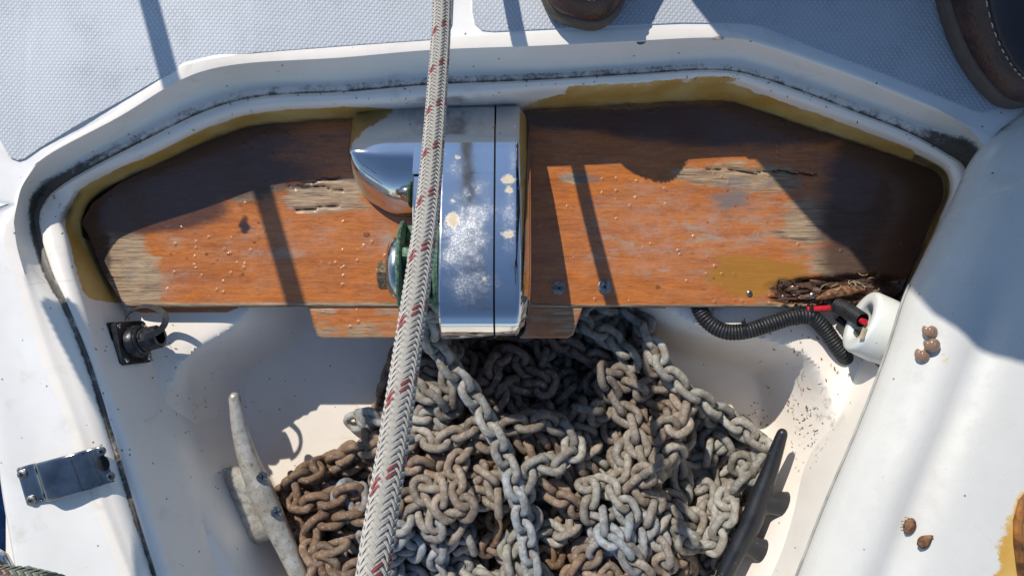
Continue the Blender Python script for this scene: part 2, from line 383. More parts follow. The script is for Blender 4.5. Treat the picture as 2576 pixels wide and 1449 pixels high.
def resample(path, step):
    path = [Vector(p) for p in path]; out = [path[0]]; acc = 0
    for a, b in zip(path, path[1:]):
        L = (b-a).length; d = step-acc
        while d <= L: out.append(a+(b-a)*(d/L)); d += step
        acc = L-(d-step)
    return out
def smooth01(x): x = np.clip(x, 0, 1); return x*x*(3-2*x)
def seg_dist(X, Y, poly):
    """distance to a polyline loop and inside flag, on numpy grids"""
    D = np.full(X.shape, 9.); ins = np.zeros(X.shape, bool); n = len(poly)
    for i in range(n):
        ax, ay = poly[i]; bx, by = poly[(i+1) % n]; dx, dy = bx-ax, by-ay; L = dx*dx+dy*dy+1e-15
        t = np.clip(((X-ax)*dx+(Y-ay)*dy)/L, 0, 1); D = np.minimum(D, np.hypot(X-ax-t*dx, Y-ay-t*dy))
        c = ((ay > Y) != (by > Y)); ins ^= c & (X < (bx-ax)*(Y-ay)/(by-ay+1e-15)+ax)
    return D, ins

# ================================================================ THE BOAT'S MOULDING
# each row: one section across the rim, from the deck edge down to the board / wall foot
COLS = [
 ([(415,1700),(462,1700),(472,1700),(478,1700),(490,1700),(520,1690)], None),
 ([(330,1449),(372,1449),(386,1449),(392,1449),(402,1449),(434,1446)], None),
 ([(260,1265),(310,1265),(326,1265),(334,1265),(345,1265),(374,1260)], None),
 ([(190,1055),(248,1055),(262,1055),(272,1055),(280,1055),(308,1052)], None),
 ([(130,900),(195,900),(212,900),(223,900),(229,900),(250,898)], None),
 ([(85,765),(136,765),(155,765),(168,765),(174,765),(207,762)], (300,775)),
 ([(60,687),(95,687),(113,687),(130,687),(145,687),(182,685)], (262,700)),
 ([(38,600),(72,603),(92,604),(104,604),(112,604),(163,602)], (218,604)),
 ([(38,500),(72,520),(84,530),(96,538),(104,546),(153,556)], (212,560)),
 ([(62,443),(92,472),(104,486),(114,498),(122,506),(176,500)], (232,510)),
 ([(110,397),(142,430),(152,446),(160,460),(165,468),(208,462)], (262,484)),
 ([(302,292),(338,322),(352,338),(362,352),(368,360),(388,378)], (412,412)),
 ([(433,212),(470,250),(490,270),(502,284),(508,292),(525,312)], (548,352)),
 ([(504,181),(555,222),(572,240),(588,255),(595,263),(612,284)], (640,322)),
 ([(604,161),(655,206),(664,222),(672,240),(676,248),(690,272)], (710,316)),
 ([(859,145),(862,199),(864,215),(866,230),(867,240),(868,262)], (870,305)),
 ([(1080,126),(1081,178),(1082,197),(1083,212),(1084,222),(1085,248)], (1086,294)),
 ([(1363,115),(1363,172),(1363,188),(1363,200),(1363,207),(1363,226)], (1363,282)),
 ([(1599,103),(1599,158),(1599,174),(1599,186),(1599,192),(1599,214)], (1599,269)),
 ([(1770,95),(1770,144),(1770,164),(1770,175),(1770,183),(1770,198)], (1768,262)),
 ([(1850,97),(1850,145),(1850,167),(1848,179),(1846,187),(1840,199)], (1835,264)),
 ([(1915,112),(1918,160),(1916,182),(1912,194),(1908,202),(1900,218)], (1888,278)),
 ([(2020,146),(2016,192),(2012,210),(2006,226),(2002,233),(1994,250)], (1984,312)),
 ([(2171,201),(2157,243),(2152,260),(2146,278),(2142,285),(2136,302)], (2126,358)),
 ([(2322,262),(2300,297),(2294,313),(2284,332),(2280,338),(2268,354)], (2250,398)),
 ([(2432,306),(2404,328),(2392,350),(2372,378),(2364,384),(2346,392)], (2318,420)),
 ([(2495,345),(2457,356),(2440,380),(2424,412),(2418,420),(2392,426)], (2364,448)),
 ([(2530,420),(2484,430),(2462,440),(2440,450),(2430,456),(2403,470)], (2368,500)),
 ([(2500,560),(2440,560),(2420,560),(2400,560),(2392,560),(2372,560)], (2340,560)),
 ([(2430,740),(2380,740),(2350,740),(2325,740),(2312,740),(2296,740)], (2262,745)),
 ([(2390,900),(2340,900),(2310,900),(2285,900),(2275,900),(2262,900)], None),
 ([(2320,1076),(2270,1076),(2240,1076),(2215,1076),(2205,1076),(2192,1076)], None),
 ([(2170,1449),(2120,1449),(2090,1449),(2065,1449),(2055,1449),(2040,1449)], None),
 ([(2060,1700),(2010,1700),(1980,1700),(1955,1700),(1945,1700),(1930,1700)], None)]
def zdu(u): return -float(np.interp(u, [60, 101, 201, 302, 433, 504, 620], [.032, .030, .0215, .0185, .010, .005, 0]))
_zx = sorted([((u-1288)*(CZ-zdu(u))/F, zdu(u)) for u in range(-2500, 1300, 10)])
def zdx(x): return float(np.interp(x, [a for a, b in _zx], [b for a, b in _zx])) if x < 0 else 0.0
RZ = [0.0, -.036, -.043, -.041, -.036, -.041]
RZL = [0.0, -.010, -.017, -.0155, -.012, -.018]
secs = []
for ci, (px, k7) in enumerate(COLS):
    f = max(0, min(1, (ci-5.5)/3.5))
    dz_ = -.032 if ci <= 8 else (zdu(px[0][0]) if ci < 16 else 0)
    r = [at(u, v, z0+(z1-z0)*f+dz_) for (u, v), z0, z1 in zip(px, RZL, RZ)]
    if k7: w7 = at(k7[0], k7[1], -.118); w8 = Vector((w7.x, w7.y, -.31))
    else:
        r6 = r[5]; q7, q8 = (.955, .92) if ci < 10 else (1.0, 1.0); w7 = Vector((r6.x*q7, r6.y, -.12)); w8 = Vector((r6.x*q8, r6.y, -.31))
    secs.append(r+[w7, w8])
SUB = 7
rails = [catmull([s[k] for s in secs], SUB) for k in range(8)]       # smooth long lines
NC = len(rails[0])
DEPTH = .31
def rim_profile(j):
    """fine section through the rim at station j, with its position attribute"""
    p = [Vector(rails[k][j]) for k in range(8)]; out = []
    o = (p[0]-p[1]); o.z = 0; o.normalize()
    out.append((p[0]+o*.012, 0)); out.append((p[0]+o*.004+Vector((0, 0, -.0001)), 0))
    out += [(p[0]-o*.0+Vector((0, 0, -.0008)), .2), (p[0].lerp(p[1], .10)+Vector((0, 0, -.0016)), .4), (p[0].lerp(p[1], .5), 1), (p[0].lerp(p[1], .88), 1.8),
            (p[1].lerp(p[2], .35)+Vector((0, 0, -.001)), 2.3), (p[2], 3), (p[2].lerp(p[3], .6), 3.6), (p[3]+Vector((0, 0, -.0015)), 4), (p[3].lerp(p[4], .35), 4.3), (p[4], 5),
            (p[4].lerp(p[5], .5)+Vector((0, 0, .0012)), 5.5), (p[4].lerp(p[5], .85)+Vector((0, 0, -.0005)), 5.8), (p[5]+Vector((0, 0, -.003)), 6)]
    for t in (.12, .25, .4, .55, .7, .85, 1): out.append(((p[5]+Vector((0, 0, -.003))).lerp(p[6], t), 6+t))
    for t in (.2, .4, .6, .8, 1): out.append((p[6].lerp(p[7], t), 7+t))
    return out
rows = []; D_ = []; S_ = []; G_ = []
for j in range(NC):
    pr = rim_profile(j); ci = j/SUB; rows.append([p for p, _ in pr]); d = []; s = []; g = []
    corner = max(math.exp(-((ci-8.6)/1.6)**2), math.exp(-((ci-26.6)/1.8)**2))
    leftside = 1.0 if ci < 7.5 else 0; mid = math.exp(-((ci-17.2)/1.6)**2)
    for p, k in pr:
        gut = math.exp(-((k-(3.3 if not leftside else 3.3))/(.75+.35*corner))**2)
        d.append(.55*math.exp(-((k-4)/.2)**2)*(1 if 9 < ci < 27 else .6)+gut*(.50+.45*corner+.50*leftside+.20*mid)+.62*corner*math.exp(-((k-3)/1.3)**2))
        y = 0
        if 4.9 < ci < 30: 
            lo = 6.0 if ci < 8 else (6.04 if ci < 21 else 6.10)
            y = float(smooth01((k-lo+.22)/.62))*1.0 if k < 7.05 else 1.0
            if ci > 24.5 and ci < 28: y -= .45*math.exp(-((k-6)/.35)**2)
            if 14.9 < ci < 17.6 and k > 5.3: y -= (.66-.10*(k-6))*float(smooth01((ci-14.9)/.9))*float(smooth01((17.6-ci)/.9))
            if 17.2 <= ci < 21.0 and k > 5.3: y = max(y, .60*float(smooth01((k-5.2)/.6))*float(smooth01((21-ci)/1.0)))
            if ci < 5.5: y *= float(smooth01((ci-4.9)/.5)) * 1.0
        s.append(y)
        # grime on the foot of the wall where it meets the board
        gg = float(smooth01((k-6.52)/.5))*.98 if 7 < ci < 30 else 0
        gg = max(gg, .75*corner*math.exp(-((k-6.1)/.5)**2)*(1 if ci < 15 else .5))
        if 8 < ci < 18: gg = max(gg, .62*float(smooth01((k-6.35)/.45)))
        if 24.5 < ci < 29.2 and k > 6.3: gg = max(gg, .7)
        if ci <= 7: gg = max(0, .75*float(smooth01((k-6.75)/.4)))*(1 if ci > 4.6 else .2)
        gg = max(gg, .66*math.exp(-((ci-16.05)/.7)**2)*float(smooth01((k-5.0)/1.1)))  # shade behind the windlass put into the colour, with some mildew
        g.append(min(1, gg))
    D_.append(d); S_.append(s); G_.append(g)
mb = MB(); mb.grid(rows, atts={'dirt': D_, 'stain': S_, 'grunge_shade': G_})
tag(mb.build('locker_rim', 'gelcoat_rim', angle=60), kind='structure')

# deck sheet round the opening, one sheet out to the toe rails
rows = []
for j in range(NC):
    p = Vector(rows_p) if False else rim_profile(j)[0][0]; ci = j/SUB
    q = Vector(rails[0][j]); o = p-Vector(rails[1][j]); o.z = 0; o.normalize()
    if ci <= 7.5:
        uu = np.interp(ci, [0, 1, 2, 3, 4, 5, 6, 7.5], [128, 36, 4, -26, -60, -80, -92, -110]); vv = q.y
        far = Vector(((uu-1288)*.833/F, q.y, p.z)); ring = [p.lerp(far, e)+Vector((0, 0, -.004*math.sin(math.pi*min(1, e*1.3)))) for e in (0, .08, .16, .25, .35, .45, .55, .65, .8)]+[far+Vector((.010, 0, .001)), far+Vector((.004, 0, 0)), far+Vector((0, 0, -.004)), far+Vector((-.004, 0, -.02)), far+Vector((-.01, 0, -.6))]
        assert len(ring) == 14
    else:
        ang = np.interp(ci, [7.5, 12, 20, 27, 33], [math.pi, math.pi*.72, math.pi*.42, math.pi*.12, -math.pi*.05]); dr = Vector((math.cos(ang), math.sin(ang), 0))
        t = float(smooth01((ci-7.5)/1.5)); L = 3.0*t+.02
        ring = []
        for e in (0, .004, .012, .025, .045, .07, .1, .15, .22, .32, .5, 1):
            w_ = p+dr*L*e; w_.z = p.z if e == 0 else zdx(w_.x)-(.0012 if e < .01 else .0026); ring.append(w_)
        far = ring[-1]; ring += [far+Vector((0, 0, -.02)), far+Vector((0, 0, -.6))]
    rows.append(ring)
mb = MB(); mb.grid(rows); tag(mb.build('deck', 'gelcoat'), kind='structure')

# moulded anti-slip panels, a hair above the smooth margin
def panel(pts):
    mb = MB(); P = [at(u, v, zdu(u)).xy for u, v in pts]
    A = sum(a.x*b.y-b.x*a.y for a, b in zip(P, P[1:]+P[:1]))
    mb.prism(P if A > 0 else P[::-1], -.003, .0007, bev=.0005)
    o = mb.build('deck_tread', 'nonskid', smooth=False); me = o.data; bm = bmesh.new(); bm.from_mesh(me)
    if P[0].x < -.2 or True:
        for xx in np.arange(-.62, .0, .02): bmesh.ops.bisect_plane(bm, geom=bm.verts[:]+bm.edges[:]+bm.faces[:], plane_co=(xx, 0, 0), plane_no=(1, 0, 0))
        for vtx in bm.verts: vtx.co.z += zdx(vtx.co.x)
    bm.to_mesh(me); bm.free(); tag(o, kind='structure'); return o
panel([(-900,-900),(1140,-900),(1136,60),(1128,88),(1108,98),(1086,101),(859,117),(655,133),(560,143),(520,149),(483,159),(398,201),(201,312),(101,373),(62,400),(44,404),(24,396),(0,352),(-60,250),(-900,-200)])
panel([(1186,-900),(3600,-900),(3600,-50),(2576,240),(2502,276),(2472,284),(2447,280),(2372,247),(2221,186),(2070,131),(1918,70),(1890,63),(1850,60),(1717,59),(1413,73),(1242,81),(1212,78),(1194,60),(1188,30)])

# locker floor: shelf, and the deeper well with its rounded shoulder
WELL = [(430,1085),(431,1030),(437,970),(453,922),(490,880),(540,850),(588,820),(622,785),(650,735),(690,690),(1600,690),(1650,740),(1700,790),(1780,822),(1859,838),(1943,858),(2032,897),(2074,962),(2090,1029),(2088,1130),(2060,1210),(2010,1300),(1960,1400),(1900,1560),(1850,1750),(740,1750),(650,1560),(575,1400),(515,1290),(462,1175)]
wellp = catmull([at(u, v, -.135).xy for u, v in WELL+WELL[:1]], 5)[:-1]
gx = np.linspace(-.56, .56, 300); gy = np.linspace(-.62, .10, 200); X, Y = np.meshgrid(gx, gy, indexing='ij')
Dw, Iw = seg_dist(X, Y, wellp); s = np.where(Iw, Dw, 0)/.048; s = np.clip(s, 0, 1)
prof = .55*smooth01(s)+.45*(1-(1-s)**2.2)
fillet = np.where(~Iw, np.exp(-Dw/.006)*.0025, 0)
Zf = -.131-.121*prof-fillet
wallp = [Vector(rails[5][j]).lerp(Vector(rails[6][j]), .8).xy for j in range(NC)]
Dq, Iq = seg_dist(X, Y, wallp); rr = .030; ds_ = np.where(Iq, Dq, -Dq)
Zf = Zf+np.minimum(.05, .55*np.maximum(rr-ds_, 0)**2/rr)*np.where(X > 0, .55, 1)*smooth01((-.030-Y)/.02)
def floor_z(x, y):
    i = int(np.clip(np.searchsorted(gx, x), 1, 299)); j = int(np.clip(np.searchsorted(gy, y), 1, 199)); return float(Zf[i, j])
def blob(X, Y, u, v, ru, rv, z, rot=0, a=1, soft=1.0):
    c = at(u, v, z); k = (CZ-z)/F; ca, sa = math.cos(rot), math.sin(rot); dx, dy = X-c.x, Y-c.y
    e = ((dx*ca+dy*sa)/(ru*k))**2+((-dx*sa+dy*ca)/(rv*k))**2
    return a*np.clip(1.25-.75*np.sqrt(e)/soft, 0, 1)
dirt = np.zeros(X.shape)
for b in [(2000,1010,60,60,-.25,0,.42),(1960,1000,150,110,-.25,0,.22),(420,900,60,70,-.2,0,.30),(560,900,60,40,-.2,0,.12),(2190,900,70,60,-.18,.5,.22),(1760,785,60,30,-.17,0,.5),(560,1010,40,60,-.25,0,.32),(1800,1060,50,120,-.25,.6,.25)]:
    dirt = np.maximum(dirt, blob(X, Y, *b))
dirt = np.maximum(dirt, np.where(Iw & (Dw > .05), .10, 0))
stain = np.maximum(blob(X, Y, 260, 790, 62, 55, -.15, .3, 1.0), blob(X, Y, 1865, 835, 30, 8, -.17, .3, .55))
mb = MB(); P3 = [[(float(X[i, j]), float(Y[i, j]), float(Zf[i, j])) for j in range(200)] for i in range(300)]
mb.grid(P3, atts={'dirt': dirt.tolist(), 'stain': stain.tolist(), 'grunge_shade': np.zeros(X.shape).tolist()})
tag(mb.build('locker_floor', 'gelcoat_floor', recalc=False), kind='structure')

# sea far below the deck edge
mb = MB(); mb.grid([[(x, y, -1.3) for y in (-300, 300)] for x in (-300, 300)]); tag(mb.build('water', 'water', smooth=False), kind='structure')

# ---------------------------------------------------------------- open hatch lid on the right
edge = catmull([at(u, v, z) for u, v, z in [(2800,150,.01),(2660,222,.004),(2576,285,.002),(2520,325,0),(2480,364,-.001),(2452,402,-.002),(2428,450,-.003),(2398,515,-.004),(2335,640,-.005),(2285,742,-.006),(2240,880,-.006),(2169,1066,-.006),(2090,1250,-.006),(2011,1449,-.006),(1905,1720,-.006)]], 16)
def lid_prof(p, ci):
    out = []; curl = float(np.interp(ci, [0, 2, 5, 8, 10, 14], [.35, .45, .8, 1, 1, 1]))
    inx = Vector((1, .32, 0)).normalized() if ci > 7 else Vector((1, float(np.interp(ci, [0, 4, 7], [-1.6, -.9, .32])), 0)).normalized()
    for d in [0, .0015, .004, .008, .014, .022, .032, .044, .056, .066, .074, .082, .09, .096, .103, .11, .118, .126, .134, .142, .15, .158, .166, .175, .185, .2, .22, .26, .32, .42]:
        z = .012*(1-math.exp(-d/.006))+.055*(1-math.exp(-d/.09))*curl+.03*d
        z -= .0065*math.exp(-((d-.078)/.017)**2)*float(smooth01((ci-8.5)/2)); z += .004*math.exp(-((d-.04)/.02)**2)
        out.append(p+inx*d+Vector((0, 0, z)))
    return out
rows = []
for j, p in enumerate(edge):
    p = Vector(p); pr = lid_prof(p, j/16); under = [p+Vector((.02, 0, -.012)), p+Vector((.002, 0, -.012)), p+Vector((0, 0, -.004))]; rows.append(under+pr)
XY = np.array([[list(q) for q in r] for r in rows])
def pblob(u, v, ru, rv, z, rot=0, a=1): return blob(XY[..., 0], XY[..., 1], u, v, ru, rv, z, rot, a)
st = np.maximum(pblob(2595, 1375, 112, 200, .04, -.2, 1.0), pblob(2530, 1480, 70, 90, .04, 0, 1.0)); st = np.maximum(st, pblob(2350, 870, 75, 130, .02, .5, .42)); st = np.where((XY[..., 1] > -.45), st, st)
dt = np.maximum(pblob(2345, 860, 50, 70, .02, .3, .24), pblob(2540, 310, 60, 14, .01, .75, .75)); gr_ = pblob(2615, 1370, 62, 125, .05, -.1, 1.1)
mb = MB(); mb.grid(rows, atts={'dirt': dt.tolist(), 'stain': st.tolist(), 'grunge_shade': gr_.tolist()})
lid = mb.build('hatch_lid', 'gelcoat_lid', angle=60); tag(lid, 'white fibreglass locker lid lying open along the right side, ochre glue at its lower corner', 'hatch lid')
LIDP = XY
def lid_z(x, y):
    d = (LIDP[..., 0]-x)**2+(LIDP[..., 1]-y)**2; d[:, :3] = 9; i = np.unravel_index(np.argmin(d), d.shape); return float(LIDP[i][2])
def on_lid(u, v):
    z = .03
    for _ in range(6): p = at(u, v, z); z = lid_z(p.x, p.y)
    return at(u, v, z)
# thin grey line between the locker wall and the lid
mb = MB(); mb.tube([Vector(p)+Vector((-.0012, 0, -.005)) for p in edge[140:]], .0013, 8)
sm = mb.build('edge_line', 'seam_grey', lid)

# ---------------------------------------------------------------- teak board under the windlass
ZB = -.110
top_px = [(205,560),(232,512),(300,462),(420,402),(548,346),(640,314),(870,296),(1086,285),(1363,273),(1599,260),(1770,252),(1840,254),(1895,268),(1990,300),(2130,346),(2250,386),(2322,410),(2368,440),(2384,500)]
bot_px = [(205,562),(222,590),(240,632),(262,690),(300,748),(318,766),(330,768),(1950,768),(1960,770),(2190,770),(2262,748),(2300,660),(2345,560),(2384,502)]
def interp_px(P, u): return float(np.interp(u, [p[0] for p in P], [p[1] for p in P]))
us = np.unique(np.concatenate([np.linspace(205, 340, 50), np.linspace(340, 1940, 330), np.linspace(1940, 2384, 130)])); nv = 84
k = (CZ-ZB)/F; rows = []; A = {n: [] for n in ('milk', 'amber', 'bare', 'gray', 'soot', 'rot', 'old_shade')}
UU = np.zeros((len(us), nv)); VV = np.zeros((len(us), nv))
for i, u in enumerate(us):
    vt, vb = interp_px(top_px, u), interp_px(bot_px, u)
    if u < 318: vb += 5*noise.noise(Vector((u*.05, 1, 0)))
    if u > 1965 and u < 2250: vb += -4+9*noise.noise(Vector((u*.06, 3, 0)))+5*noise.noise(Vector((u*.2, 9, 0)))
    VV[i] = np.linspace(vt, max(vb, vt+2), nv); UU[i] = u
def pb(u, v, ru, rv, a=1, rot=0):
    ca, sa = math.cos(rot), math.sin(rot); dx, dy = UU-u, VV-v
    e = np.sqrt(((dx*ca+dy*sa)/ru)**2+((-dx*sa+dy*ca)/rv)**2); return a*np.clip(1.25-.75*e, 0, 1)
def mx(*a):
    r = a[0]
    for x in a[1:]: r = np.maximum(r, x)
    return r
bare = mx(pb(300,700,92,110,1.1), pb(330,640,60,60,.9), pb(810,500,100,42,.95), pb(860,470,60,20,.9), pb(1440,450,40,16,.8), pb(2080,560,150,70,.78), pb(1900,445,170,40,.78), pb(2130,660,100,60,.75), pb(1750,440,120,22,.6), pb(1100,520,80,30,.6), pb(420,600,60,40,.6), pb(640,490,80,14,.7,-.3))
bare = np.maximum(bare, np.where(VV > 762, .75, 0))
gray = mx(pb(1840,500,70,60,.72), pb(1860,470,120,30,.6), pb(2060,580,80,40,.5), pb(330,680,40,60,.5), pb(1470,450,90,22,.6), pb(2130,700,90,26,.7), pb(630,600,40,80,.45), pb(1480,520,60,40,.45), pb(450,690,70,30,.45), pb(2010,640,90,30,.5))
soot = mx(pb(615,565,18,52,.72), pb(640,600,48,16,.62), pb(600,520,20,22,.5), pb(1900,615,110,16,.45), pb(2085,590,40,10,.4), pb(560,380,260,34,.35,-.35), pb(1700,300,500,30,.22))
amber = mx(pb(1900,690,130,52,1.0), pb(1830,650,80,20,.8), pb(1800,620,60,18,.5), pb(2000,640,60,40,.5), pb(470,660,60,60,.3))
milk = mx(pb(1700,590,280,140,1.0), pb(700,620,330,120,.62), pb(2080,600,160,120,.9), pb(430,700,130,60,.7), pb(960,600,70,100,.8), pb(1560,560,110,90,.5), pb(560,560,120,40,.55), pb(2000,540,160,90,.75), pb(700,700,300,26,.45), pb(1300,640,80,160,.4), pb(470,600,60,30,.5), pb(900,560,60,80,.45), pb(2050,620,110,50,.6))
# upper part and both ends: shade painted almost black over weathered wood
old_shade = np.clip((350-VV+.06*(UU-1300)*np.where(UU > 1300, .55, -.55))/120+.55, 0, 1)
old_shade = mx(np.where(UU < 900, np.clip(1.0-(UU-200)/900, 0, 1)*np.clip((600-VV)/140, 0, 1), 0), pb(2260,560,170,260,1.0), pb(1900,310,420,55,.8), pb(350,520,200,60,1.0), pb(1500,300,300,36,.6), pb(230,640,42,90,1))
rotm = mx(pb(2075,725,125,26,1.15), pb(2160,712,110,22,1.1), pb(2030,752,90,14,1.0), pb(1985,740,40,22,.9), pb(2230,740,60,24,1.1), pb(2120,760,90,12,1.0))
# long cracks
crack = np.zeros(UU.shape)
for (u0, v0, u1, v1, w) in [(1770,428,2060,436,1.6),(860,448,720,468,2),(1060,560,1130,563,1.4),(1960,712,2210,700,3),(1960,728,2100,742,3),(735,470,870,478,1.2),(740,525,860,520,1.4),(1990,760,2160,728,2.4)]:
    t = np.clip((UU-u0)/(u1-u0), 0, 1); vv = v0+(v1-v0)*t+4*np.sin(UU*.045+u0)+2*np.sin(UU*.13)
    crack = np.maximum(crack, np.where((UU > min(u0, u1)) & (UU < max(u0, u1)), np.clip(1.3-abs(VV-vv)/(w*2.2), 0, 1), 0))
soot2 = mx(soot, crack*.95); old_shade = np.clip(old_shade*1.5, 0, 1.3)
Zb = ZB+.0006*np.sin(UU*.004)-crack*.003
rn = np.array([[noise.fractal(Vector((UU[i, j]*.010, VV[i, j]*.05, 2)), .8, 2.2, 5) for j in range(nv)] for i in range(len(us))])
rn2 = np.array([[noise.noise(Vector((UU[i, j]*.018, VV[i, j]*.09, 7))) for j in range(nv)] for i in range(len(us))])
rk = np.clip((rotm-.35)/.4, 0, 1); Zb = Zb+rk*(-.004+.006*rn-.006*np.clip(rn2, 0, 1))
for i in range(len(us)):
    rows.append([Vector(((UU[i, j]-1288)*k, (724.5-VV[i, j])*k, Zb[i, j])) for j in range(nv)])
full = []; E = 4
for i, r in enumerate(rows):
    lastv = r[-1]; rim_ = [lastv+Vector((0, -.0012, -.0008)), lastv+Vector((0, -.0022, -.0025)), lastv+Vector((0, -.0022, -.0165)), lastv+Vector((0, .03, -.0165))]
    full.append(r+rim_)
def ext(a, v=None):
    a = np.asarray(a); return np.concatenate([a, np.repeat(a[:, -1:], 4, 1)], 1).tolist()
mb = MB(); mb.grid(full, atts={'milk': ext(milk), 'amber': ext(amber), 'bare': ext(bare), 'gray': ext(gray), 'soot': ext(soot2), 'rot': ext(rotm), 'old_shade': ext(old_shade)})
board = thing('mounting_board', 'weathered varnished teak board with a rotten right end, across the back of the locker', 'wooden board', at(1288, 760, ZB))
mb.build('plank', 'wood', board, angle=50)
# lower pad the windlass front stands on
ZP = -.1135
def wprism(pts, z0, z1, bev, atts):
    P = [at(u, v, z1).xy for u, v in pts]; A_ = sum(a.x*b.y-b.x*a.y for a, b in zip(P, P[1:]+P[:1]))
    if A_ < 0: P = P[::-1]
    m_ = MB(); m_.prism(P, z0, z1, bev=bev)
    for k_, v_ in atts.items(): m_.a[k_] = {i: v_ for i in range(len(m_.v))}
    return m_
pad = wprism([(774,770.5),(778,785),(786,820),(796,845),(812,851),(1428,851),(1442,843),(1463,785),(1467,770.5)], -.140, ZP, .0022, {'bare': .50, 'amber': .35, 'milk': .3})
pad.build('lower_pad', 'wood', board, angle=50)
bat = wprism([(330,745),(336,782),(352,787),(570,786),(596,776),(600,745)], -.150, -.1285, .002, {'rot': .35, 'soot': .35}); bat.build('batten', 'wood', board)
bat = wprism([(1600,745),(1606,775),(1680,776),(1690,745)], -.160, -.136, .002, {'soot': .2}); bat.build('batten', 'wood', board)
# splinters and strips on the rotten end
mb = MB()
for i in range(30):
    u = random.gauss(2080, 75); v = random.gauss(732, 16)
    if not (1950 < u < 2250 and 700 < v < 768): continue
    L = random.uniform(10, 60); w = random.uniform(1.5, 6); a = random.gauss(.06, .16); z = ZB-.003+random.uniform(-.001, .006)
    p = [at(u+t*L*math.cos(a), v+t*L*math.sin(a)+random.gauss(0, 1), z+random.gauss(0, .0012)) for t in (0, .33, .66, 1)]
    mb.tube(p, lambda t, w=w: w*k*(.25+math.sin(math.pi*min(.98, max(.02, t)))), 5, ell=(.5, 1))
for kk in ('rot', 'soot', 'bare'): mb.a[kk] = {i: (1.0 if kk == 'rot' else 0) for i in range(len(mb.v))}
mb.build('splinters', 'wood', board)
mb = MB()
for i in range(14):
    u = random.gauss(2150, 40); v = random.gauss(716, 13); a = random.uniform(0, 6.28); L = random.uniform(14, 40); b = random.uniform(-1.6, 1.6)
    p = [at(u+t*L*math.cos(a+b*t), v+t*L*.6*math.sin(a+b*t), ZB+.003+.005*math.sin(t*3)) for t in (0, .25, .5, .75, 1)]
    mb.tube(p, .00042, 4)
mb.build('root_fibres', 'pale_fibre', board)
mb = MB(); rows = []
for i in range(13):
    t = i/12; w = 15*math.sin(math.pi*(t*.92+.04))**.8
    rows.append([at(2052+t*125, 752-t*22+s_*w-6*math.sin(t*3.1), ZB+.004+.003*t-abs(s_)*.0015*(1 if s_ < 0 else 1.4)) for s_ in (-1, -.5, 0, .5, 1)])
mb.grid(rows); strip = mb.build('bark_strip', 'dry_leaf', board); m_ = strip.modifiers.new('thickness', 'SOLIDIFY'); m_.thickness = .0012
def screw(u, v, z, r, parent, washer=True, tilt=None, name='screw'):
    c = at(u, v, z); q = Matrix.Translation(c)
    if tilt is not None: q = q @ Vector(tilt).to_track_quat('Z', 'Y').to_matrix().to_4x4()
    m_ = MB()
    if washer: m_.lathe([(r*1.25, -.0005), (r*1.25, .0006), (r*1.1, .0011), (r*.5, .0011)], q, 20)
    m_.cur = 0
    m_.lathe([(r*.86, 0), (r*.9, .0012), (r*.82, .002), (r*.55, .0027), (r*.2, .003), (.00001, .0031)], q, 20)
    m_.cur = 1; w, l, t = r*.10, r*.42, .0034; a0 = random.uniform(.3, 1.2)
    for a in (a0, a0+math.pi/2):
        ca, sa = math.cos(a), math.sin(a); P = [(x*ca-y*sa, x*sa+y*ca) for x, y in ((-l, -w), (l, -w), (l, w), (-l, w))]
        m_.prism(P, t-.003, t+(.0001 if a > a0 else 0), q)
    return m_.build(name, ['dull_steel', 'dark_gap'], parent)
for (u, v, r, w_) in [(1406,725,.0062,True),(1521,722,.0064,True),(1884,737,.0038,False),(2044,743,.0042,False)]: screw(u, v, ZB+.001, r, board, w_)
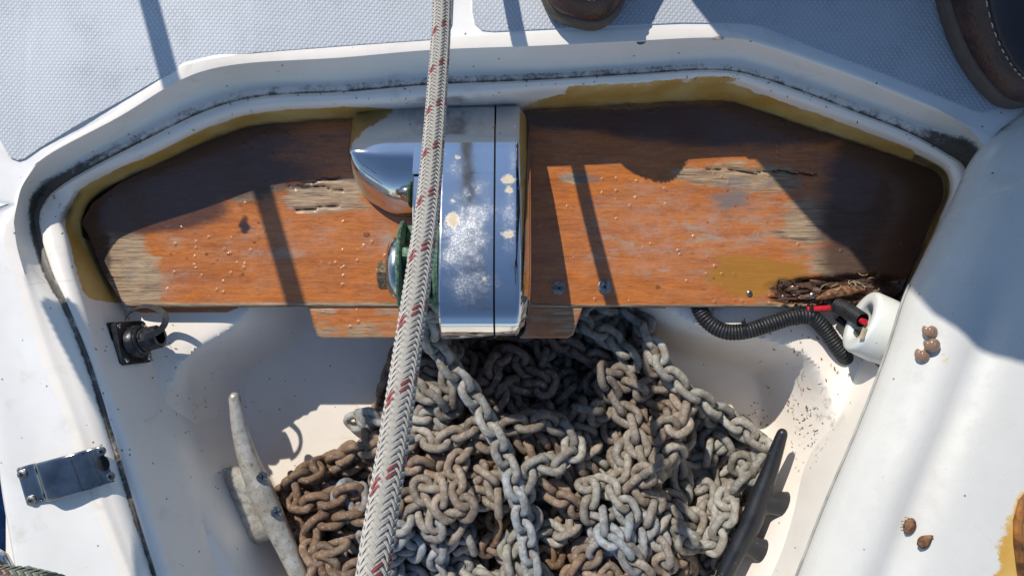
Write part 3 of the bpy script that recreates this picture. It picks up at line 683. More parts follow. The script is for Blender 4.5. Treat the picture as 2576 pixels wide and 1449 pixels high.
# runs of varnish that set as clear drops
def varn():
    g = G('varnish_drop'); g.set(col=(.75, .38, .14), rough=.04, trans=.85, ior=1.42); MAT['varnish_drop'] = g.m
varn()
mb = MB()
for (u, v, r) in [(1655,722,7),(922,590,8),(520,640,7),(470,650,5),(548,655,4),(640,610,5),(1795,700,4),(520,560,5),(430,640,6),(575,640,6),(610,690,5),(650,560,4),(1830,480,5),(1850,520,5),(1880,500,4),(1780,560,4),(1930,560,4)]:
    mb.ball(at(u, v, ZB), (r*k*1.1, r*k*.9, .0007), seg=12, rings=6)
tag(mb.build('varnish_drops', 'varnish_drop', board), kind='stuff')
CHAIN = [
293,-2536,110,608,64,-267,-745,186,-2694,120,148,395,-844,-332,31,-2806,121,77,143,-304,-939,-135,-2900,112,91,313,-897,-299,
-283,-3016,146,510,-67,-379,-769,-438,-3023,124,128,231,890,373,-619,-2960,106,6,-32,-292,-956,-819,-2966,118,21,37,-935,-352,
-1019,-2987,112,23,43,-293,-955,-1205,-3049,130,140,186,-888,-396,-1376,-3141,115,103,166,-237,-952,-1527,-3237,134,261,20,-947,-185,
-1585,-3382,134,702,295,-330,-558,-1611,-3570,112,150,530,-784,-287,-1698,-3749,110,514,152,-274,-798,-1682,-3924,135,315,832,-361,-281,
-1550,-4038,100,968,238,-70,-16,-1390,-3956,169,535,746,95,386,-1353,-3841,135,286,266,296,871,-1371,-3677,111,268,830,459,171,
-1250,-3522,133,852,331,87,397,-1108,-3385,141,509,776,322,191,-953,-3273,156,977,118,-13,178,-785,-3194,194,633,685,-37,359,
-662,-3078,285,754,-40,-225,616,-658,-2887,298,706,277,462,460,-571,-2771,178,819,-503,77,266,-385,-2716,123,962,224,142,66,
-233,-2602,120,860,-333,-157,353,-99,-2449,116,846,301,159,410,18,-2286,114,836,-271,-133,458,161,-2154,148,770,525,49,359,
262,-2058,106,582,92,256,767,126,-1928,128,34,282,873,397,82,-1802,168,842,222,436,226,162,-1635,107,266,805,525,80,
310,-1515,125,887,385,31,254,484,-1521,109,292,892,-343,-33,619,-1662,128,791,380,-155,-453,719,-1835,115,273,797,-501,-197,
819,-2000,113,880,259,-182,-355,968,-2126,126,354,905,-176,-161,1150,-2183,104,959,278,-41,46,1351,-2178,122,369,928,-24,43,
1547,-2198,148,948,297,-71,-88,1738,-2255,150,560,813,-111,-109,1852,-2357,164,538,84,-43,-838,1691,-2440,162,197,-52,-771,-603,
1541,-2518,121,404,206,-296,-841,1424,-2682,107,119,425,-856,-271,1278,-2812,122,288,85,-370,-879,1124,-2822,118,109,-540,-800,-237,
958,-2781,119,41,-61,348,935,823,-2874,136,123,587,-719,-350,758,-3058,122,614,179,-320,-700,645,-3179,109,108,2,-962,-249,
587,-3056,149,396,408,759,318,485,-2897,100,86,-250,-932,247,339,-2860,174,388,-485,-746,-240,206,-2813,296,274,-41,-922,272,
64,-2692,303,193,326,896,231,-83,-2572,298,212,-81,-928,294,-233,-2465,291,208,201,933,214,-380,-2447,180,412,312,776,-361,
-532,-2508,122,2,303,-912,-275,-648,-2532,188,560,586,-523,263,-513,-2603,309,935,129,-274,-185,-402,-2744,330,241,904,-283,-211,
-252,-2865,318,914,331,-194,-133,-124,-3005,304,402,770,-403,-288,-17,-3092,187,792,308,362,-383,-69,-3224,106,636,203,-207,-715,
-59,-3414,115,708,-267,208,-620,0,-3589,153,894,134,-371,-213,65,-3713,133,955,105,266,-76,179,-3592,112,270,845,425,181,
325,-3469,128,914,356,154,118,508,-3437,104,264,950,-164,30,699,-3490,139,910,382,-158,-33,855,-3596,126,337,849,-351,-204,
987,-3742,111,893,296,-116,-319,1140,-3871,124,368,838,-395,-74,1305,-3960,146,908,360,-210,46,1447,-3992,118,48,-895,-374,239,
1407,-3829,129,110,515,762,376,1378,-3714,241,394,-130,-849,-326,1262,-3824,319,670,-72,-282,-683,1191,-3986,341,82,671,-619,-400,
1159,-4143,237,336,369,76,-863,1036,-4075,149,499,-81,388,771,871,-4020,111,162,109,236,-952,750,-3913,160,269,404,366,794,
669,-3777,114,220,-144,211,942,572,-3889,130,248,614,-664,-346,497,-4065,126,294,234,-262,-889,375,-4213,119,200,316,-886,-274,
335,-4379,114,823,175,-238,-486,436,-4549,168,485,729,-466,-127,583,-4602,118,929,340,95,111,684,-4471,149,254,649,691,191,
639,-4313,170,24,448,134,883,523,-4205,280,69,-411,-834,-362,378,-4086,302,502,23,396,769,326,-3916,232,328,654,632,256,
384,-3728,257,752,377,169,513,449,-3540,295,235,743,561,279,473,-3346,309,693,216,160,669,481,-3148,331,384,617,502,469,
490,-2952,326,767,3,78,637,599,-2822,269,560,601,559,-112,624,-2699,149,499,389,451,630,585,-2511,181,77,-657,-746,-71,
626,-2349,177,531,436,726,42,619,-2182,104,167,-463,-839,230,525,-2008,119,139,529,771,325,454,-1841,180,384,-294,-867,121,
340,-1731,306,133,-430,-751,-483,185,-1649,314,71,459,882,-84,25,-1578,257,345,-201,661,636,-67,-1514,138,361,579,656,322,
-96,-1316,115,566,189,281,752,-162,-1127,109,196,517,797,241,-209,-936,117,602,246,249,718,-201,-745,116,249,751,564,236,
-171,-549,111,719,211,234,619,-291,-465,151,118,2,805,582,-476,-471,108,201,75,-291,-933,-653,-561,115,119,186,-923,-315,
-825,-661,115,246,118,-320,-907,-999,-756,111,93,169,-934,-302,-1184,-833,115,150,81,-326,-930,-1366,-908,127,155,82,-925,-337,
-1498,-1034,115,514,180,-282,-789,-1402,-1127,179,637,757,-131,-65,-1225,-1139,122,935,284,170,126,-1062,-1048,124,279,940,88,178,
-931,-941,176,600,456,-91,651,-914,-790,301,150,659,577,459,-932,-631,301,932,-76,89,344,-863,-474,224,703,282,636,148,
-817,-330,123,788,-284,52,543,-664,-303,167,843,456,-261,115,-531,-348,276,773,-1,-339,-537,-554,-525,324,236,653,-676,-246,
-503,-669,231,535,417,215,-702,-487,-802,131,275,500,-749,-337,-560,-988,123,442,252,-248,-824,-668,-1111,127,256,-112,-953,-116,
-800,-1210,129,163,242,-216,-932,-894,-1369,115,172,565,-751,-294,-925,-1557,125,802,96,-290,-513,-1003,-1704,123,160,263,-887,-344,
-1161,-1751,139,312,-93,257,910,-1352,-1727,139,88,-59,-882,-459,-1500,-1814,110,541,172,-259,-782,-1448,-1969,152,369,873,-271,-170,
-1277,-2075,120,897,350,-9,-271,-1103,-2075,118,300,887,348,-40,-930,-2079,122,900,369,-38,-228,-759,-2176,109,294,895,-324,-83,
-690,-2315,203,820,74,-534,-193,-618,-2407,365,428,728,-472,252,-625,-2524,505,490,496,-657,-286,-564,-2695,508,258,-905,278,-193,
-442,-2843,511,273,843,-431,-170,-361,-3017,478,387,-596,703,-35,-319,-3198,410,284,745,-482,-364,-265,-3246,271,248,-548,528,599,
-305,-3344,145,732,373,-272,-501,-267,-3530,126,270,681,-611,-300,-241,-3726,104,744,247,-133,-606,-124,-3876,128,394,850,-341,-80,
37,-3969,150,916,318,-235,63,135,-3898,289,319,748,34,581,211,-3886,435,740,650,-162,-65,399,-3949,435,157,976,-140,-59,
594,-3973,410,839,541,40,-35,774,-3932,382,135,875,452,-108,891,-3785,327,781,433,311,327,1011,-3623,284,247,847,470,4,
1010,-3466,187,662,87,626,403,1029,-3333,98,250,945,206,39,1215,-3338,134,903,402,-144,-44,1361,-3453,127,367,755,-524,-143,
1506,-3552,107,955,295,-31,10,1704,-3540,118,353,933,73,20,1906,-3516,115,940,336,33,49,2098,-3516,111,314,938,-143,15,
2287,-3581,127,888,404,-65,-211,2474,-3619,132,405,908,88,-64,2648,-3557,103,869,265,60,413,2752,-3396,128,326,774,496,220,
2832,-3209,133,733,383,249,503,2877,-3022,153,308,664,621,279,2855,-2827,119,600,137,312,724,2772,-2652,110,155,493,812,269,
2707,-2467,130,555,295,309,713,2747,-2291,109,258,888,346,160,2910,-2244,136,888,409,69,-199,3056,-2317,131,262,681,-672,123,
2995,-2473,213,351,423,-683,-481,2883,-2592,282,131,85,-956,246,2708,-2652,318,12,325,-736,-594,2590,-2715,191,377,-26,902,209,
2438,-2626,118,224,28,349,910,2279,-2524,105,74,430,857,273,2165,-2363,142,338,314,327,825,2167,-2198,110,285,854,418,119,
2300,-2051,112,866,304,113,380,2434,-1903,113,307,847,419,115,2565,-1755,123,816,355,96,447,2728,-1676,116,316,944,-66,66,
2909,-1736,144,802,516,-69,-292,3055,-1862,100,175,871,-428,-168,3001,-1971,185,605,-232,-538,-539,2864,-1989,189,70,250,936,237,
2730,-2033,191,553,-130,-657,-495,2716,-1993,327,390,-270,-496,728,2586,-1920,288,19,-321,927,-191,2515,-2094,331,459,-432,427,-648,
2458,-2221,269,57,-65,933,351,2275,-2173,293,150,-160,-937,272,2128,-2063,257,323,82,921,201,1971,-2042,151,186,48,855,-482,
1781,-2037,104,36,245,927,282,1602,-1948,119,123,-167,-919,335,1428,-1960,174,95,133,-765,-622,1282,-2011,269,369,278,-886,-37,
1206,-2170,317,338,236,-250,-876,1067,-2303,256,20,-404,835,373,1021,-2461,166,549,470,-307,-620,1085,-2592,263,518,677,-512,105,
1240,-2697,311,961,147,-75,-222,1417,-2767,308,431,884,10,-181,1579,-2769,200,875,301,341,-165,1738,-2698,171,210,961,145,105,
1882,-2592,211,593,602,-35,534,1938,-2456,332,32,634,688,351,1869,-2287,351,673,102,266,682,1853,-2091,315,307,630,670,245,
1847,-1902,265,767,63,341,540,1838,-1714,201,395,518,713,261,1769,-1544,165,251,213,263,907,1639,-1455,143,316,-232,915,95,
1616,-1606,110,231,489,-831,-132,1534,-1713,202,300,689,-266,604,1578,-1627,310,377,51,-268,885,1398,-1563,308,204,-53,541,814,
1294,-1523,174,87,450,-236,-857,1163,-1622,103,52,51,-960,-272,986,-1641,153,306,-226,-326,-865,878,-1745,282,476,127,-742,-455,
768,-1902,307,471,98,-141,-865,655,-2067,302,219,389,-796,-410,518,-2209,291,181,168,-181,-952,335,-2289,246,33,203,-795,-571,
152,-2320,298,6,-196,-155,-968,12,-2203,305,240,311,852,345,-132,-2166,194,145,-329,387,849,-305,-2208,121,48,-115,928,352,
-399,-2098,157,566,306,542,541,-465,-1944,105,20,234,954,-186,-584,-2010,182,526,-30,-819,-226,-699,-2101,297,136,261,-902,315,
-844,-2202,345,106,520,-756,-383,-911,-2350,251,443,-178,878,-30,-1033,-2404,143,27,7,-823,-568,-1192,-2458,144,9,655,-755,20,
-1339,-2475,168,74,-248,-668,-697,-1463,-2401,121,251,556,741,281,-1527,-2213,103,539,127,249,795,-1678,-2123,133,36,59,886,458,
-1864,-2143,109,245,43,-303,-920,-2031,-2247,135,188,249,-857,-410,-2088,-2394,111,869,158,-223,-413,-1943,-2511,152,469,860,-125,-158,
-1834,-2643,187,644,418,-259,-586,-1879,-2798,119,62,303,-884,-351,-2052,-2825,122,279,-64,316,905,-2242,-2794,116,29,-55,-939,-340,
-2440,-2792,113,33,-41,315,948,-2575,-2897,137,167,555,-701,-415,-2585,-3066,97,873,199,-149,-419,-2420,-3155,145,536,829,-161,1,
-2255,-3130,101,889,220,148,372,-2310,-3036,191,179,-518,-440,-711,-2459,-2982,284,57,-139,65,-986,-2584,-3115,306,397,238,-449,-764,
-2641,-3277,392,520,-345,-51,-780,-2589,-3386,359,371,487,279,-740,-2547,-3483,197,821,-19,472,-321,-2426,-3456,111,314,945,-86,-22,
-2227,-3495,114,938,331,-39,-98,-2043,-3559,117,321,910,-262,-19,-1891,-3634,182,796,370,-434,202,-1742,-3654,285,168,959,132,188,
-1558,-3583,337,826,527,21,200,-1371,-3556,340,213,965,-149,31,-1201,-3638,346,784,443,-3,-435,-1114,-3735,222,49,-857,-51,511,
-1023,-3624,141,426,854,196,225,-983,-3616,266,257,555,390,688,-1036,-3441,349,595,123,-157,778,-1104,-3273,387,593,230,491,595,
-1080,-3106,314,840,-356,-127,389,-953,-2958,310,854,233,99,456,-855,-2791,286,628,-457,-55,627,-905,-2665,194,207,450,585,642,
-920,-2561,338,659,553,-111,497,-833,-2435,458,114,762,529,354,-772,-2265,519,848,334,159,379,-626,-2136,489,326,863,385,-1,
-465,-2044,440,934,263,243,-4,-303,-2082,359,494,820,-237,-165,-179,-2212,417,869,36,-242,-429,-80,-2373,490,639,583,-466,-186,
52,-2503,479,981,106,37,-161,241,-2572,446,591,778,-71,-201,317,-2525,337,606,554,410,396,334,-2381,431,230,-463,-801,-301,
197,-2278,509,360,178,386,831,112,-2121,510,55,758,621,191,261,-2094,545,568,820,7,-72,324,-2057,402,30,-754,-66,653,
380,-1955,364,54,-996,60,-22,536,-1858,382,617,-689,-293,243,643,-1700,369,162,695,701,-1,770,-1582,374,473,-839,-254,85,
949,-1518,391,174,977,-64,101,1058,-1605,391,738,-276,600,136,1134,-1722,287,5,-801,555,226,1263,-1770,280,649,-547,-333,-411,
1403,-1817,399,182,-915,249,-261,1443,-1983,415,552,-251,178,-775,1541,-2097,393,495,-841,16,-216,1667,-2177,448,611,-66,-218,-758,
1556,-2286,426,601,216,529,-559,1440,-2334,326,268,-180,-196,926,1328,-2420,248,497,-75,518,-692,1215,-2463,353,220,-381,-409,-800,
1048,-2414,405,110,15,-94,989,866,-2469,401,158,167,-715,-660,698,-2571,392,415,44,-45,-908,793,-2681,392,583,754,-43,-300,
960,-2780,403,952,130,-156,-229,950,-2938,370,311,487,-482,-658,855,-3073,325,37,-111,249,-961,761,-2983,428,54,603,281,745,
663,-2849,505,239,77,-76,965,478,-2879,523,180,65,-518,-834,314,-2949,475,422,193,82,-882,197,-3050,368,197,-555,482,649,
215,-3071,188,291,773,-6,-564,231,-3205,203,46,-427,856,-289,78,-3310,245,292,-29,-907,-300,-63,-3369,363,333,496,-768,232,
24,-3485,387,755,215,46,-617,-84,-3588,358,432,12,-431,-792,-196,-3711,351,715,92,294,-627,-308,-3823,278,52,-375,341,860,
-455,-3865,149,198,291,245,-903,-616,-3789,108,293,54,298,907,-752,-3726,171,622,366,-185,668,-631,-3625,175,168,840,505,-109,
-732,-3513,157,49,316,726,608,-788,-3410,288,560,-459,-669,170,-820,-3267,414,0,473,747,467,-950,-3129,482,241,-348,-887,186,
-1086,-3000,515,149,170,911,345,-1255,-3017,469,17,-287,742,-606,-1430,-3085,440,156,-182,971,18,-1485,-3212,373,839,60,495,-218,
-1428,-3097,292,569,-181,67,800,-1513,-2955,194,586,-28,683,436,-1589,-2819,226,641,234,-99,725,-1524,-2665,245,379,593,709,38,
-1592,-2535,182,87,510,507,690,-1685,-2381,225,5,-617,-779,-111,-1801,-2361,267,547,-398,-600,-427,-1744,-2337,446,820,197,-496,209,
-1642,-2386,445,906,147,174,357,-1519,-2237,406,415,780,461,86,-1396,-2085,349,878,215,274,329,-1336,-1907,333,245,698,647,183,
-1251,-1739,352,827,392,192,353,-1107,-1598,344,257,914,295,108,-967,-1463,333,772,494,296,270,-818,-1362,309,79,995,-66,-13,
-713,-1464,275,221,796,64,-560,-597,-1514,140,454,-882,56,108,-426,-1552,117,190,863,-469,-3,-349,-1716,178,409,-703,230,-534,
-258,-1858,177,50,972,-117,-196,-196,-1747,187,794,-176,-534,229,-140,-1708,366,488,-549,-493,-467,-213,-1746,474,304,693,-649,-76,
-169,-1931,534,738,318,-449,-392,-99,-2101,613,254,836,-485,48,25,-2245,681,829,379,-360,-199,143,-2394,692,101,888,-438,-101,
308,-2475,643,788,571,65,-224,485,-2487,567,14,934,275,-227,633,-2370,490,648,673,333,123,691,-2276,575,238,501,670,494,
623,-2117,529,738,-192,62,644,752,-2049,479,838,348,301,-293,891,-2063,471,832,-24,-141,-536,1042,-2166,527,813,526,-242,-67,
1200,-2270,545,873,-235,36,-425,1334,-2401,540,654,613,-74,-437,1445,-2542,460,838,32,201,-506,1605,-2613,398,533,833,-53,-138,
1793,-2674,389,933,308,-46,-179,1921,-2778,316,102,917,-76,-378,2034,-2702,184,612,619,491,-2,2164,-2607,241,154,-901,-320,-250,
2325,-2562,336,624,746,-88,215,2459,-2597,407,193,-692,681,-141,2390,-2768,350,79,533,-675,-504,2421,-2870,206,716,-455,528,-33,
2516,-2963,273,183,875,-297,335,2662,-2991,335,618,-709,299,162,2648,-3047,180,193,506,-335,-771,2577,-3214,147,20,-552,833,-24,
2504,-3379,189,567,95,-765,-292,2470,-3513,310,293,778,-534,156,2636,-3532,317,940,327,58,83,2754,-3413,357,348,720,543,256,
2755,-3247,372,175,348,62,919,2627,-3180,424,272,-235,855,373,2463,-3212,309,38,-285,357,889,2298,-3236,201,261,-134,923,249,
2127,-3266,143,304,2,-471,-828,2039,-3380,264,469,318,-824,-25,2007,-3546,331,489,305,-325,-750,1933,-3675,225,313,-650,635,275,
2013,-3804,126,276,750,-533,-278,2039,-4001,116,261,-665,663,-224,2019,-4192,113,233,528,-791,-203,1901,-4319,196,27,432,-633,642,
1841,-4337,341,348,-168,-716,581,1720,-4210,275,412,-223,176,865,1789,-4105,183,338,-801,121,480,1708,-4209,111,207,-339,902,-170,
1641,-4359,143,345,219,-913,-19,1567,-4444,269,389,777,-354,346,1718,-4471,393,911,305,-276,17,1812,-4578,335,28,-896,243,371,
1880,-4638,190,216,455,466,-728,1724,-4603,120,101,-13,-302,-948,1526,-4621,139,32,57,-480,875,1337,-4620,134,120,-86,401,904,
1158,-4584,140,405,137,-319,846,1053,-4480,158,766,-100,398,494,953,-4350,137,380,-24,-189,905,826,-4248,193,217,-551,-385,-708,
757,-4264,354,289,-426,377,-770,640,-4376,420,49,25,220,974,452,-4370,391,267,201,374,-865,288,-4431,300,93,243,-458,-850,
121,-4475,222,20,190,220,-957,-57,-4454,201,206,-226,-527,-793,-181,-4465,144,431,312,-284,-798,-298,-4596,105,88,99,-955,-265,
-488,-4594,160,45,-182,-457,-870,-608,-4484,122,266,556,742,263,-667,-4297,109,478,174,254,823,-812,-4288,159,13,-168,642,748,
-970,-4271,102,488,-112,-242,831,-962,-4121,191,276,694,55,663,-876,-4025,186,972,-185,72,-127,-688,-4060,158,717,686,17,-123,
-557,-4113,248,817,208,-382,-380,-492,-4043,359,679,398,-126,604,-445,-3889,433,542,-358,-260,715,-451,-3696,395,744,176,348,542,
-439,-3523,307,450,-359,65,815,-517,-3396,185,473,150,658,566,-546,-3324,301,523,623,-87,575,-572,-3260,475,3,-489,-500,-715,
-566,-3202,619,687,663,120,274,-521,-3115,749,189,592,511,594,-617,-3015,677,124,-241,292,917,-784,-2976,595,169,224,880,383,
-922,-2846,569,548,24,419,724,-1022,-2750,492,338,-334,877,-65,-1109,-2779,356,565,-583,272,516,-1185,-2727,262,149,601,729,292,
-1174,-2545,320,666,376,111,634,-1121,-2358,354,231,732,604,213,-1095,-2154,352,673,322,309,590,-1065,-1962,336,153,755,634,70,
-933,-1847,317,816,484,311,-59,-760,-1773,293,51,981,186,32,-586,-1691,315,754,572,19,323,-435,-1574,339,245,831,495,62,
-411,-1393,270,675,209,491,510,-392,-1210,215,308,788,473,247,-260,-1091,295,821,462,-86,325,-76,-1044,291,192,968,136,-90,
97,-1007,221,701,581,352,-215,53,-972,117,669,-252,-238,658,96,-784,122,281,-807,-461,240,206,-629,105,918,-251,-132,277,
376,-530,128,413,-890,-184,63,559,-448,140,951,-207,-75,218,743,-367,151,627,-755,-151,120,929,-316,150,1000,12,-3,-28,
1133,-332,153,700,-712,40,-49,1327,-372,155,976,72,-6,-207,1512,-454,152,812,-544,116,-175,1650,-560,137,664,326,59,-670,
1710,-706,127,475,-274,-64,-834,1580,-752,151,188,-523,758,343,1445,-859,109,504,35,-267,-821,1521,-978,150,705,494,-92,-500,
1659,-1068,140,974,-117,47,190,1836,-1097,176,813,461,-338,113,1928,-1204,138,666,-377,338,-547,1904,-1271,261,636,-538,-378,-403,
1830,-1326,326,758,-21,137,-637,1917,-1459,341,702,385,-583,138,2034,-1580,370,891,149,-13,-429,2182,-1603,345,411,732,481,-253,
2154,-1553,181,568,-232,788,-62,2191,-1669,99,967,254,-7,-9,2329,-1648,171,747,-94,-475,-456,2277,-1791,287,405,317,-844,-150,
2189,-1910,416,575,-177,-448,-662,2089,-2030,473,78,683,-713,-139,2103,-2227,455,647,417,-340,-539,2145,-2420,482,153,721,-676,0,
2156,-2610,487,450,455,-237,-731,2132,-2775,382,140,-733,590,310,2167,-2940,296,562,527,-506,-389,2199,-3131,346,33,-744,633,-210,
2206,-3327,388,403,612,-599,-322,2235,-3522,376,311,-695,622,-182,2266,-3715,381,373,583,-699,-182,2282,-3827,315,123,-260,878,384,
2097,-3858,314,233,-120,-365,-893,1909,-3856,307,133,-34,954,267,1723,-3890,259,166,81,-558,-809,1564,-3982,296,140,364,-919,-48,
1542,-4135,351,839,69,-502,-199,1651,-4081,462,922,357,-85,126,1831,-4090,424,925,-201,249,206,2009,-4104,352,790,590,58,-157,
2183,-4164,289,935,-96,173,-295,2316,-4140,193,711,420,519,-223,2452,-4105,97,953,-236,88,-167,2479,-4257,142,514,309,-447,-664,
2379,-4411,114,230,-108,314,-915,2203,-4484,114,1,107,-278,-955,2139,-4545,191,253,651,188,691,2139,-4429,355,224,-696,-537,-421,
2110,-4297,489,501,458,167,716,2058,-4136,576,48,367,864,340,1926,-4001,568,584,-9,337,739,1827,-3843,512,253,374,859,243,
1721,-3688,457,552,-2,328,767,1636,-3555,360,444,31,895,37,1612,-3432,274,894,-117,205,381,1736,-3302,195,619,675,371,156,
1857,-3160,118,873,19,258,414,1829,-3005,139,44,-748,-571,-336,1897,-3018,227,177,379,-821,388,1964,-3075,354,146,-879,-177,-419,
1984,-2954,482,498,447,-4,743,1849,-2967,552,13,-40,350,936,1724,-2892,453,29,-460,-197,866,1635,-2955,297,117,-510,643,560,
1522,-3069,194,404,270,-51,-873,1369,-3052,151,7,-177,-535,-826,1268,-3028,286,481,547,-96,679,1290,-2916,455,8,-757,-377,-534,
1350,-2792,587,788,494,94,356,1482,-2653,649,109,888,381,231,1522,-2468,653,715,277,368,527,1476,-2290,665,276,347,816,371,
1351,-2136,624,420,-2,218,881,1278,-1962,574,396,479,686,379,1245,-1764,542,689,66,201,693,1254,-1567,497,424,599,628,258,
1222,-1412,381,615,-103,479,618,1250,-1320,211,696,364,614,-79,1279,-1197,105,428,57,271,861,1137,-1224,158,226,137,-710,-652,
984,-1264,107,301,-169,-213,914,913,-1090,125,552,290,255,739,892,-892,119,597,-279,-205,724,849,-709,118,376,243,162,879,
744,-777,156,271,-161,871,-378,585,-820,109,341,36,-264,902,432,-824,133,164,556,-773,260,386,-983,192,542,-285,671,-418,
319,-1154,141,20,448,-879,-163,167,-1258,163,1,362,-709,606,28,-1324,273,293,-31,-942,163,-141,-1295,361,77,96,-477,870,
-314,-1251,440,253,-158,-921,249,-436,-1120,426,176,-228,-118,950,-606,-1040,352,25,244,828,-504,-793,-1037,359,216,-26,356,-909,
-968,-1126,329,146,-204,934,-253,-1116,-1237,280,546,92,349,-756,-1262,-1334,285,89,398,-773,486,-1208,-1415,418,203,-868,140,-430,
-1110,-1351,506,823,496,255,109,-944,-1268,495,78,995,49,41,-748,-1262,494,696,706,96,-89,-614,-1314,512,162,-633,748,-112,
-672,-1495,508,315,365,-816,-319,-742,-1675,508,168,-594,772,-154,-815,-1858,481,173,538,-710,-421,-929,-2010,516,40,398,-873,278,
-1060,-2153,572,325,288,-747,-503,-1173,-2300,537,153,-322,934,32,-1328,-2413,480,182,270,-561,-761,-1481,-2540,466,64,362,-906,-209,
-1633,-2666,448,168,248,-425,-854,-1768,-2786,391,97,-602,755,242,-1795,-2954,291,384,531,-201,-728,-1822,-3113,169,14,-641,647,411,
-1932,-3247,185,533,-73,-392,-746,-2033,-3397,276,349,350,-805,-329,-2124,-3570,308,503,71,-199,-838,-2183,-3750,302,147,718,-540,-413,
-2151,-3880,177,454,396,258,-755,-2287,-3821,153,342,117,218,907,-2412,-3711,216,631,204,-532,526,-2410,-3599,340,780,427,255,380,
-2312,-3427,334,813,-163,-71,554,-2239,-3257,363,418,666,116,607,-2137,-3126,382,990,43,91,95,-2032,-2979,377,429,717,449,317,
-1933,-2990,483,644,710,-280,-52,-1766,-3080,475,228,-931,282,23,-1641,-2991,516,580,659,238,415,-1520,-2862,489,252,949,189,2,
-1348,-2765,470,765,568,146,265,-1376,-2694,592,150,419,427,787,-1471,-2550,669,658,164,-73,732,-1434,-2365,692,557,526,588,261,
-1373,-2191,655,876,62,130,460,-1300,-2052,589,466,385,780,-160,-1253,-1907,550,653,115,25,748,-1118,-1832,557,450,866,-130,176,
-951,-1855,665,925,203,-316,53,-801,-1913,692,183,952,179,-169,-618,-1861,618,844,488,219,15,-461,-1868,573,467,770,-430,71,
-358,-2007,654,737,206,-250,-593,-404,-2175,598,16,-615,672,412,-404,-2330,475,462,587,-188,-638,-317,-2477,482,296,921,-223,-120,
-190,-2619,512,839,264,-257,-401,-120,-2803,507,317,746,-490,-319,-86,-2975,546,880,-51,-190,-433,47,-2905,563,771,482,195,367,
61,-2768,611,254,-462,-355,772,12,-2706,682,154,-218,508,-819,-150,-2816,718,51,388,-906,159,-204,-2987,748,456,-393,693,-395,
-267,-3167,697,72,518,-808,-271,-188,-3264,599,647,-615,425,146,-49,-3273,550,138,805,560,-138,118,-3234,519,612,-789,42,41,
226,-3301,450,441,602,-639,-184,331,-3435,450,317,-923,66,-206,515,-3492,511,308,930,-178,92,677,-3536,513,566,-667,436,213,
669,-3617,388,539,285,-566,-555,591,-3739,465,162,-89,-960,211,403,-3701,505,2,95,856,507,205,-3671,504,15,118,984,-134,
27,-3696,534,262,-112,-853,-438,-157,-3709,576,12,170,961,-217,-325,-3626,574,21,402,818,412,-492,-3529,565,16,282,871,-402,
-638,-3479,495,322,-342,877,99,-676,-3645,412,578,-279,443,-627,-709,-3825,355,207,-538,816,42,-853,-3906,328,76,359,-760,536,
-769,-3952,441,909,272,-308,-67,-753,-3860,558,286,394,-108,867,-814,-3721,673,537,-135,-498,667,-866,-3641,594,764,-509,-139,372,
-889,-3532,513,523,-219,-561,603,-924,-3375,618,625,337,-93,698,-883,-3230,734,796,-176,-556,165,-814,-3083,820,897,165,-57,405,
-691,-2933,862,774,-436,-280,364,-639,-2794,763,812,-121,424,382,-644,-2651,719,892,-72,-167,414,-480,-2620,745,544,810,186,-115,
-320,-2551,688,852,124,134,491,-237,-2384,710,358,755,140,531,-176,-2227,786,698,95,-140,696,-86,-2070,832,584,680,355,266,
-1,-1932,730,826,17,413,383,37,-1823,579,559,256,761,-208,62,-1696,518,482,318,156,801,78,-1509,507,315,701,631,109,
107,-1322,495,561,294,159,758,226,-1239,452,653,752,67,58,330,-1258,354,733,-450,329,-389,453,-1380,310,981,183,44,-52,
605,-1358,254,654,-277,358,606,569,-1217,142,389,570,605,396,609,-1046,226,729,371,-70,571,649,-886,320,215,661,600,397,
690,-709,372,842,344,195,367,797,-558,335,505,614,605,34,910,-466,276,929,74,227,-284,1044,-572,181,678,594,28,-432,
1174,-696,107,856,-164,205,-445,1152,-786,193,720,-393,-546,-171,1059,-836,288,73,254,-47,963,1023,-698,367,117,793,368,471,
1045,-518,432,717,272,148,624,1167,-397,419,304,945,45,113,1334,-397,411,825,236,199,-473,1308,-539,364,759,130,-377,-514,
1327,-652,478,35,-515,-288,-806,1216,-532,588,109,-460,-840,-268,1050,-451,640,47,175,358,916,884,-382,617,207,-55,971,109,
710,-398,527,179,-268,667,671,577,-450,396,368,-347,849,-154,461,-582,323,83,210,-901,-371,296,-684,294,191,-192,931,-245,
183,-794,331,319,-17,-948,-3,94,-877,444,273,777,-442,356,7,-998,486,32,564,-798,-209,-116,-939,504,137,-387,-614,675,
-246,-856,396,248,45,931,-263,-294,-729,341,400,-394,-750,350,-400,-672,457,217,12,-871,-441,-461,-583,539,314,-320,-369,814,
-583,-426,507,98,-377,-878,277,-722,-304,465,45,-313,-210,925,-892,-288,372,70,-1,797,-600,-971,-357,483,534,-505,136,-664,
-962,-501,480,171,-182,960,126,-1132,-576,413,222,-137,814,-519,-1263,-683,353,188,-653,688,253,-1395,-782,316,76,-286,818,-493,
-1486,-921,384,323,577,-627,-412,-1529,-1114,375,128,-572,794,-162,-1610,-1279,325,7,641,-557,-528,-1637,-1396,182,570,-264,778,-10,
-1670,-1547,102,155,386,-881,-225,-1759,-1642,177,348,791,-314,392,-1611,-1676,273,869,382,-122,-288,-1517,-1719,363,66,-585,650,-481,
-1640,-1853,346,85,-378,903,185,-1753,-1987,329,47,-641,601,-476,-1868,-2134,339,93,350,-856,-368,-2028,-2223,381,91,341,-864,360,
-2165,-2311,388,142,-595,581,536,-2240,-2381,238,376,24,886,272,-2389,-2368,139,148,124,-488,-851,-2457,-2493,228,491,494,-639,-327,
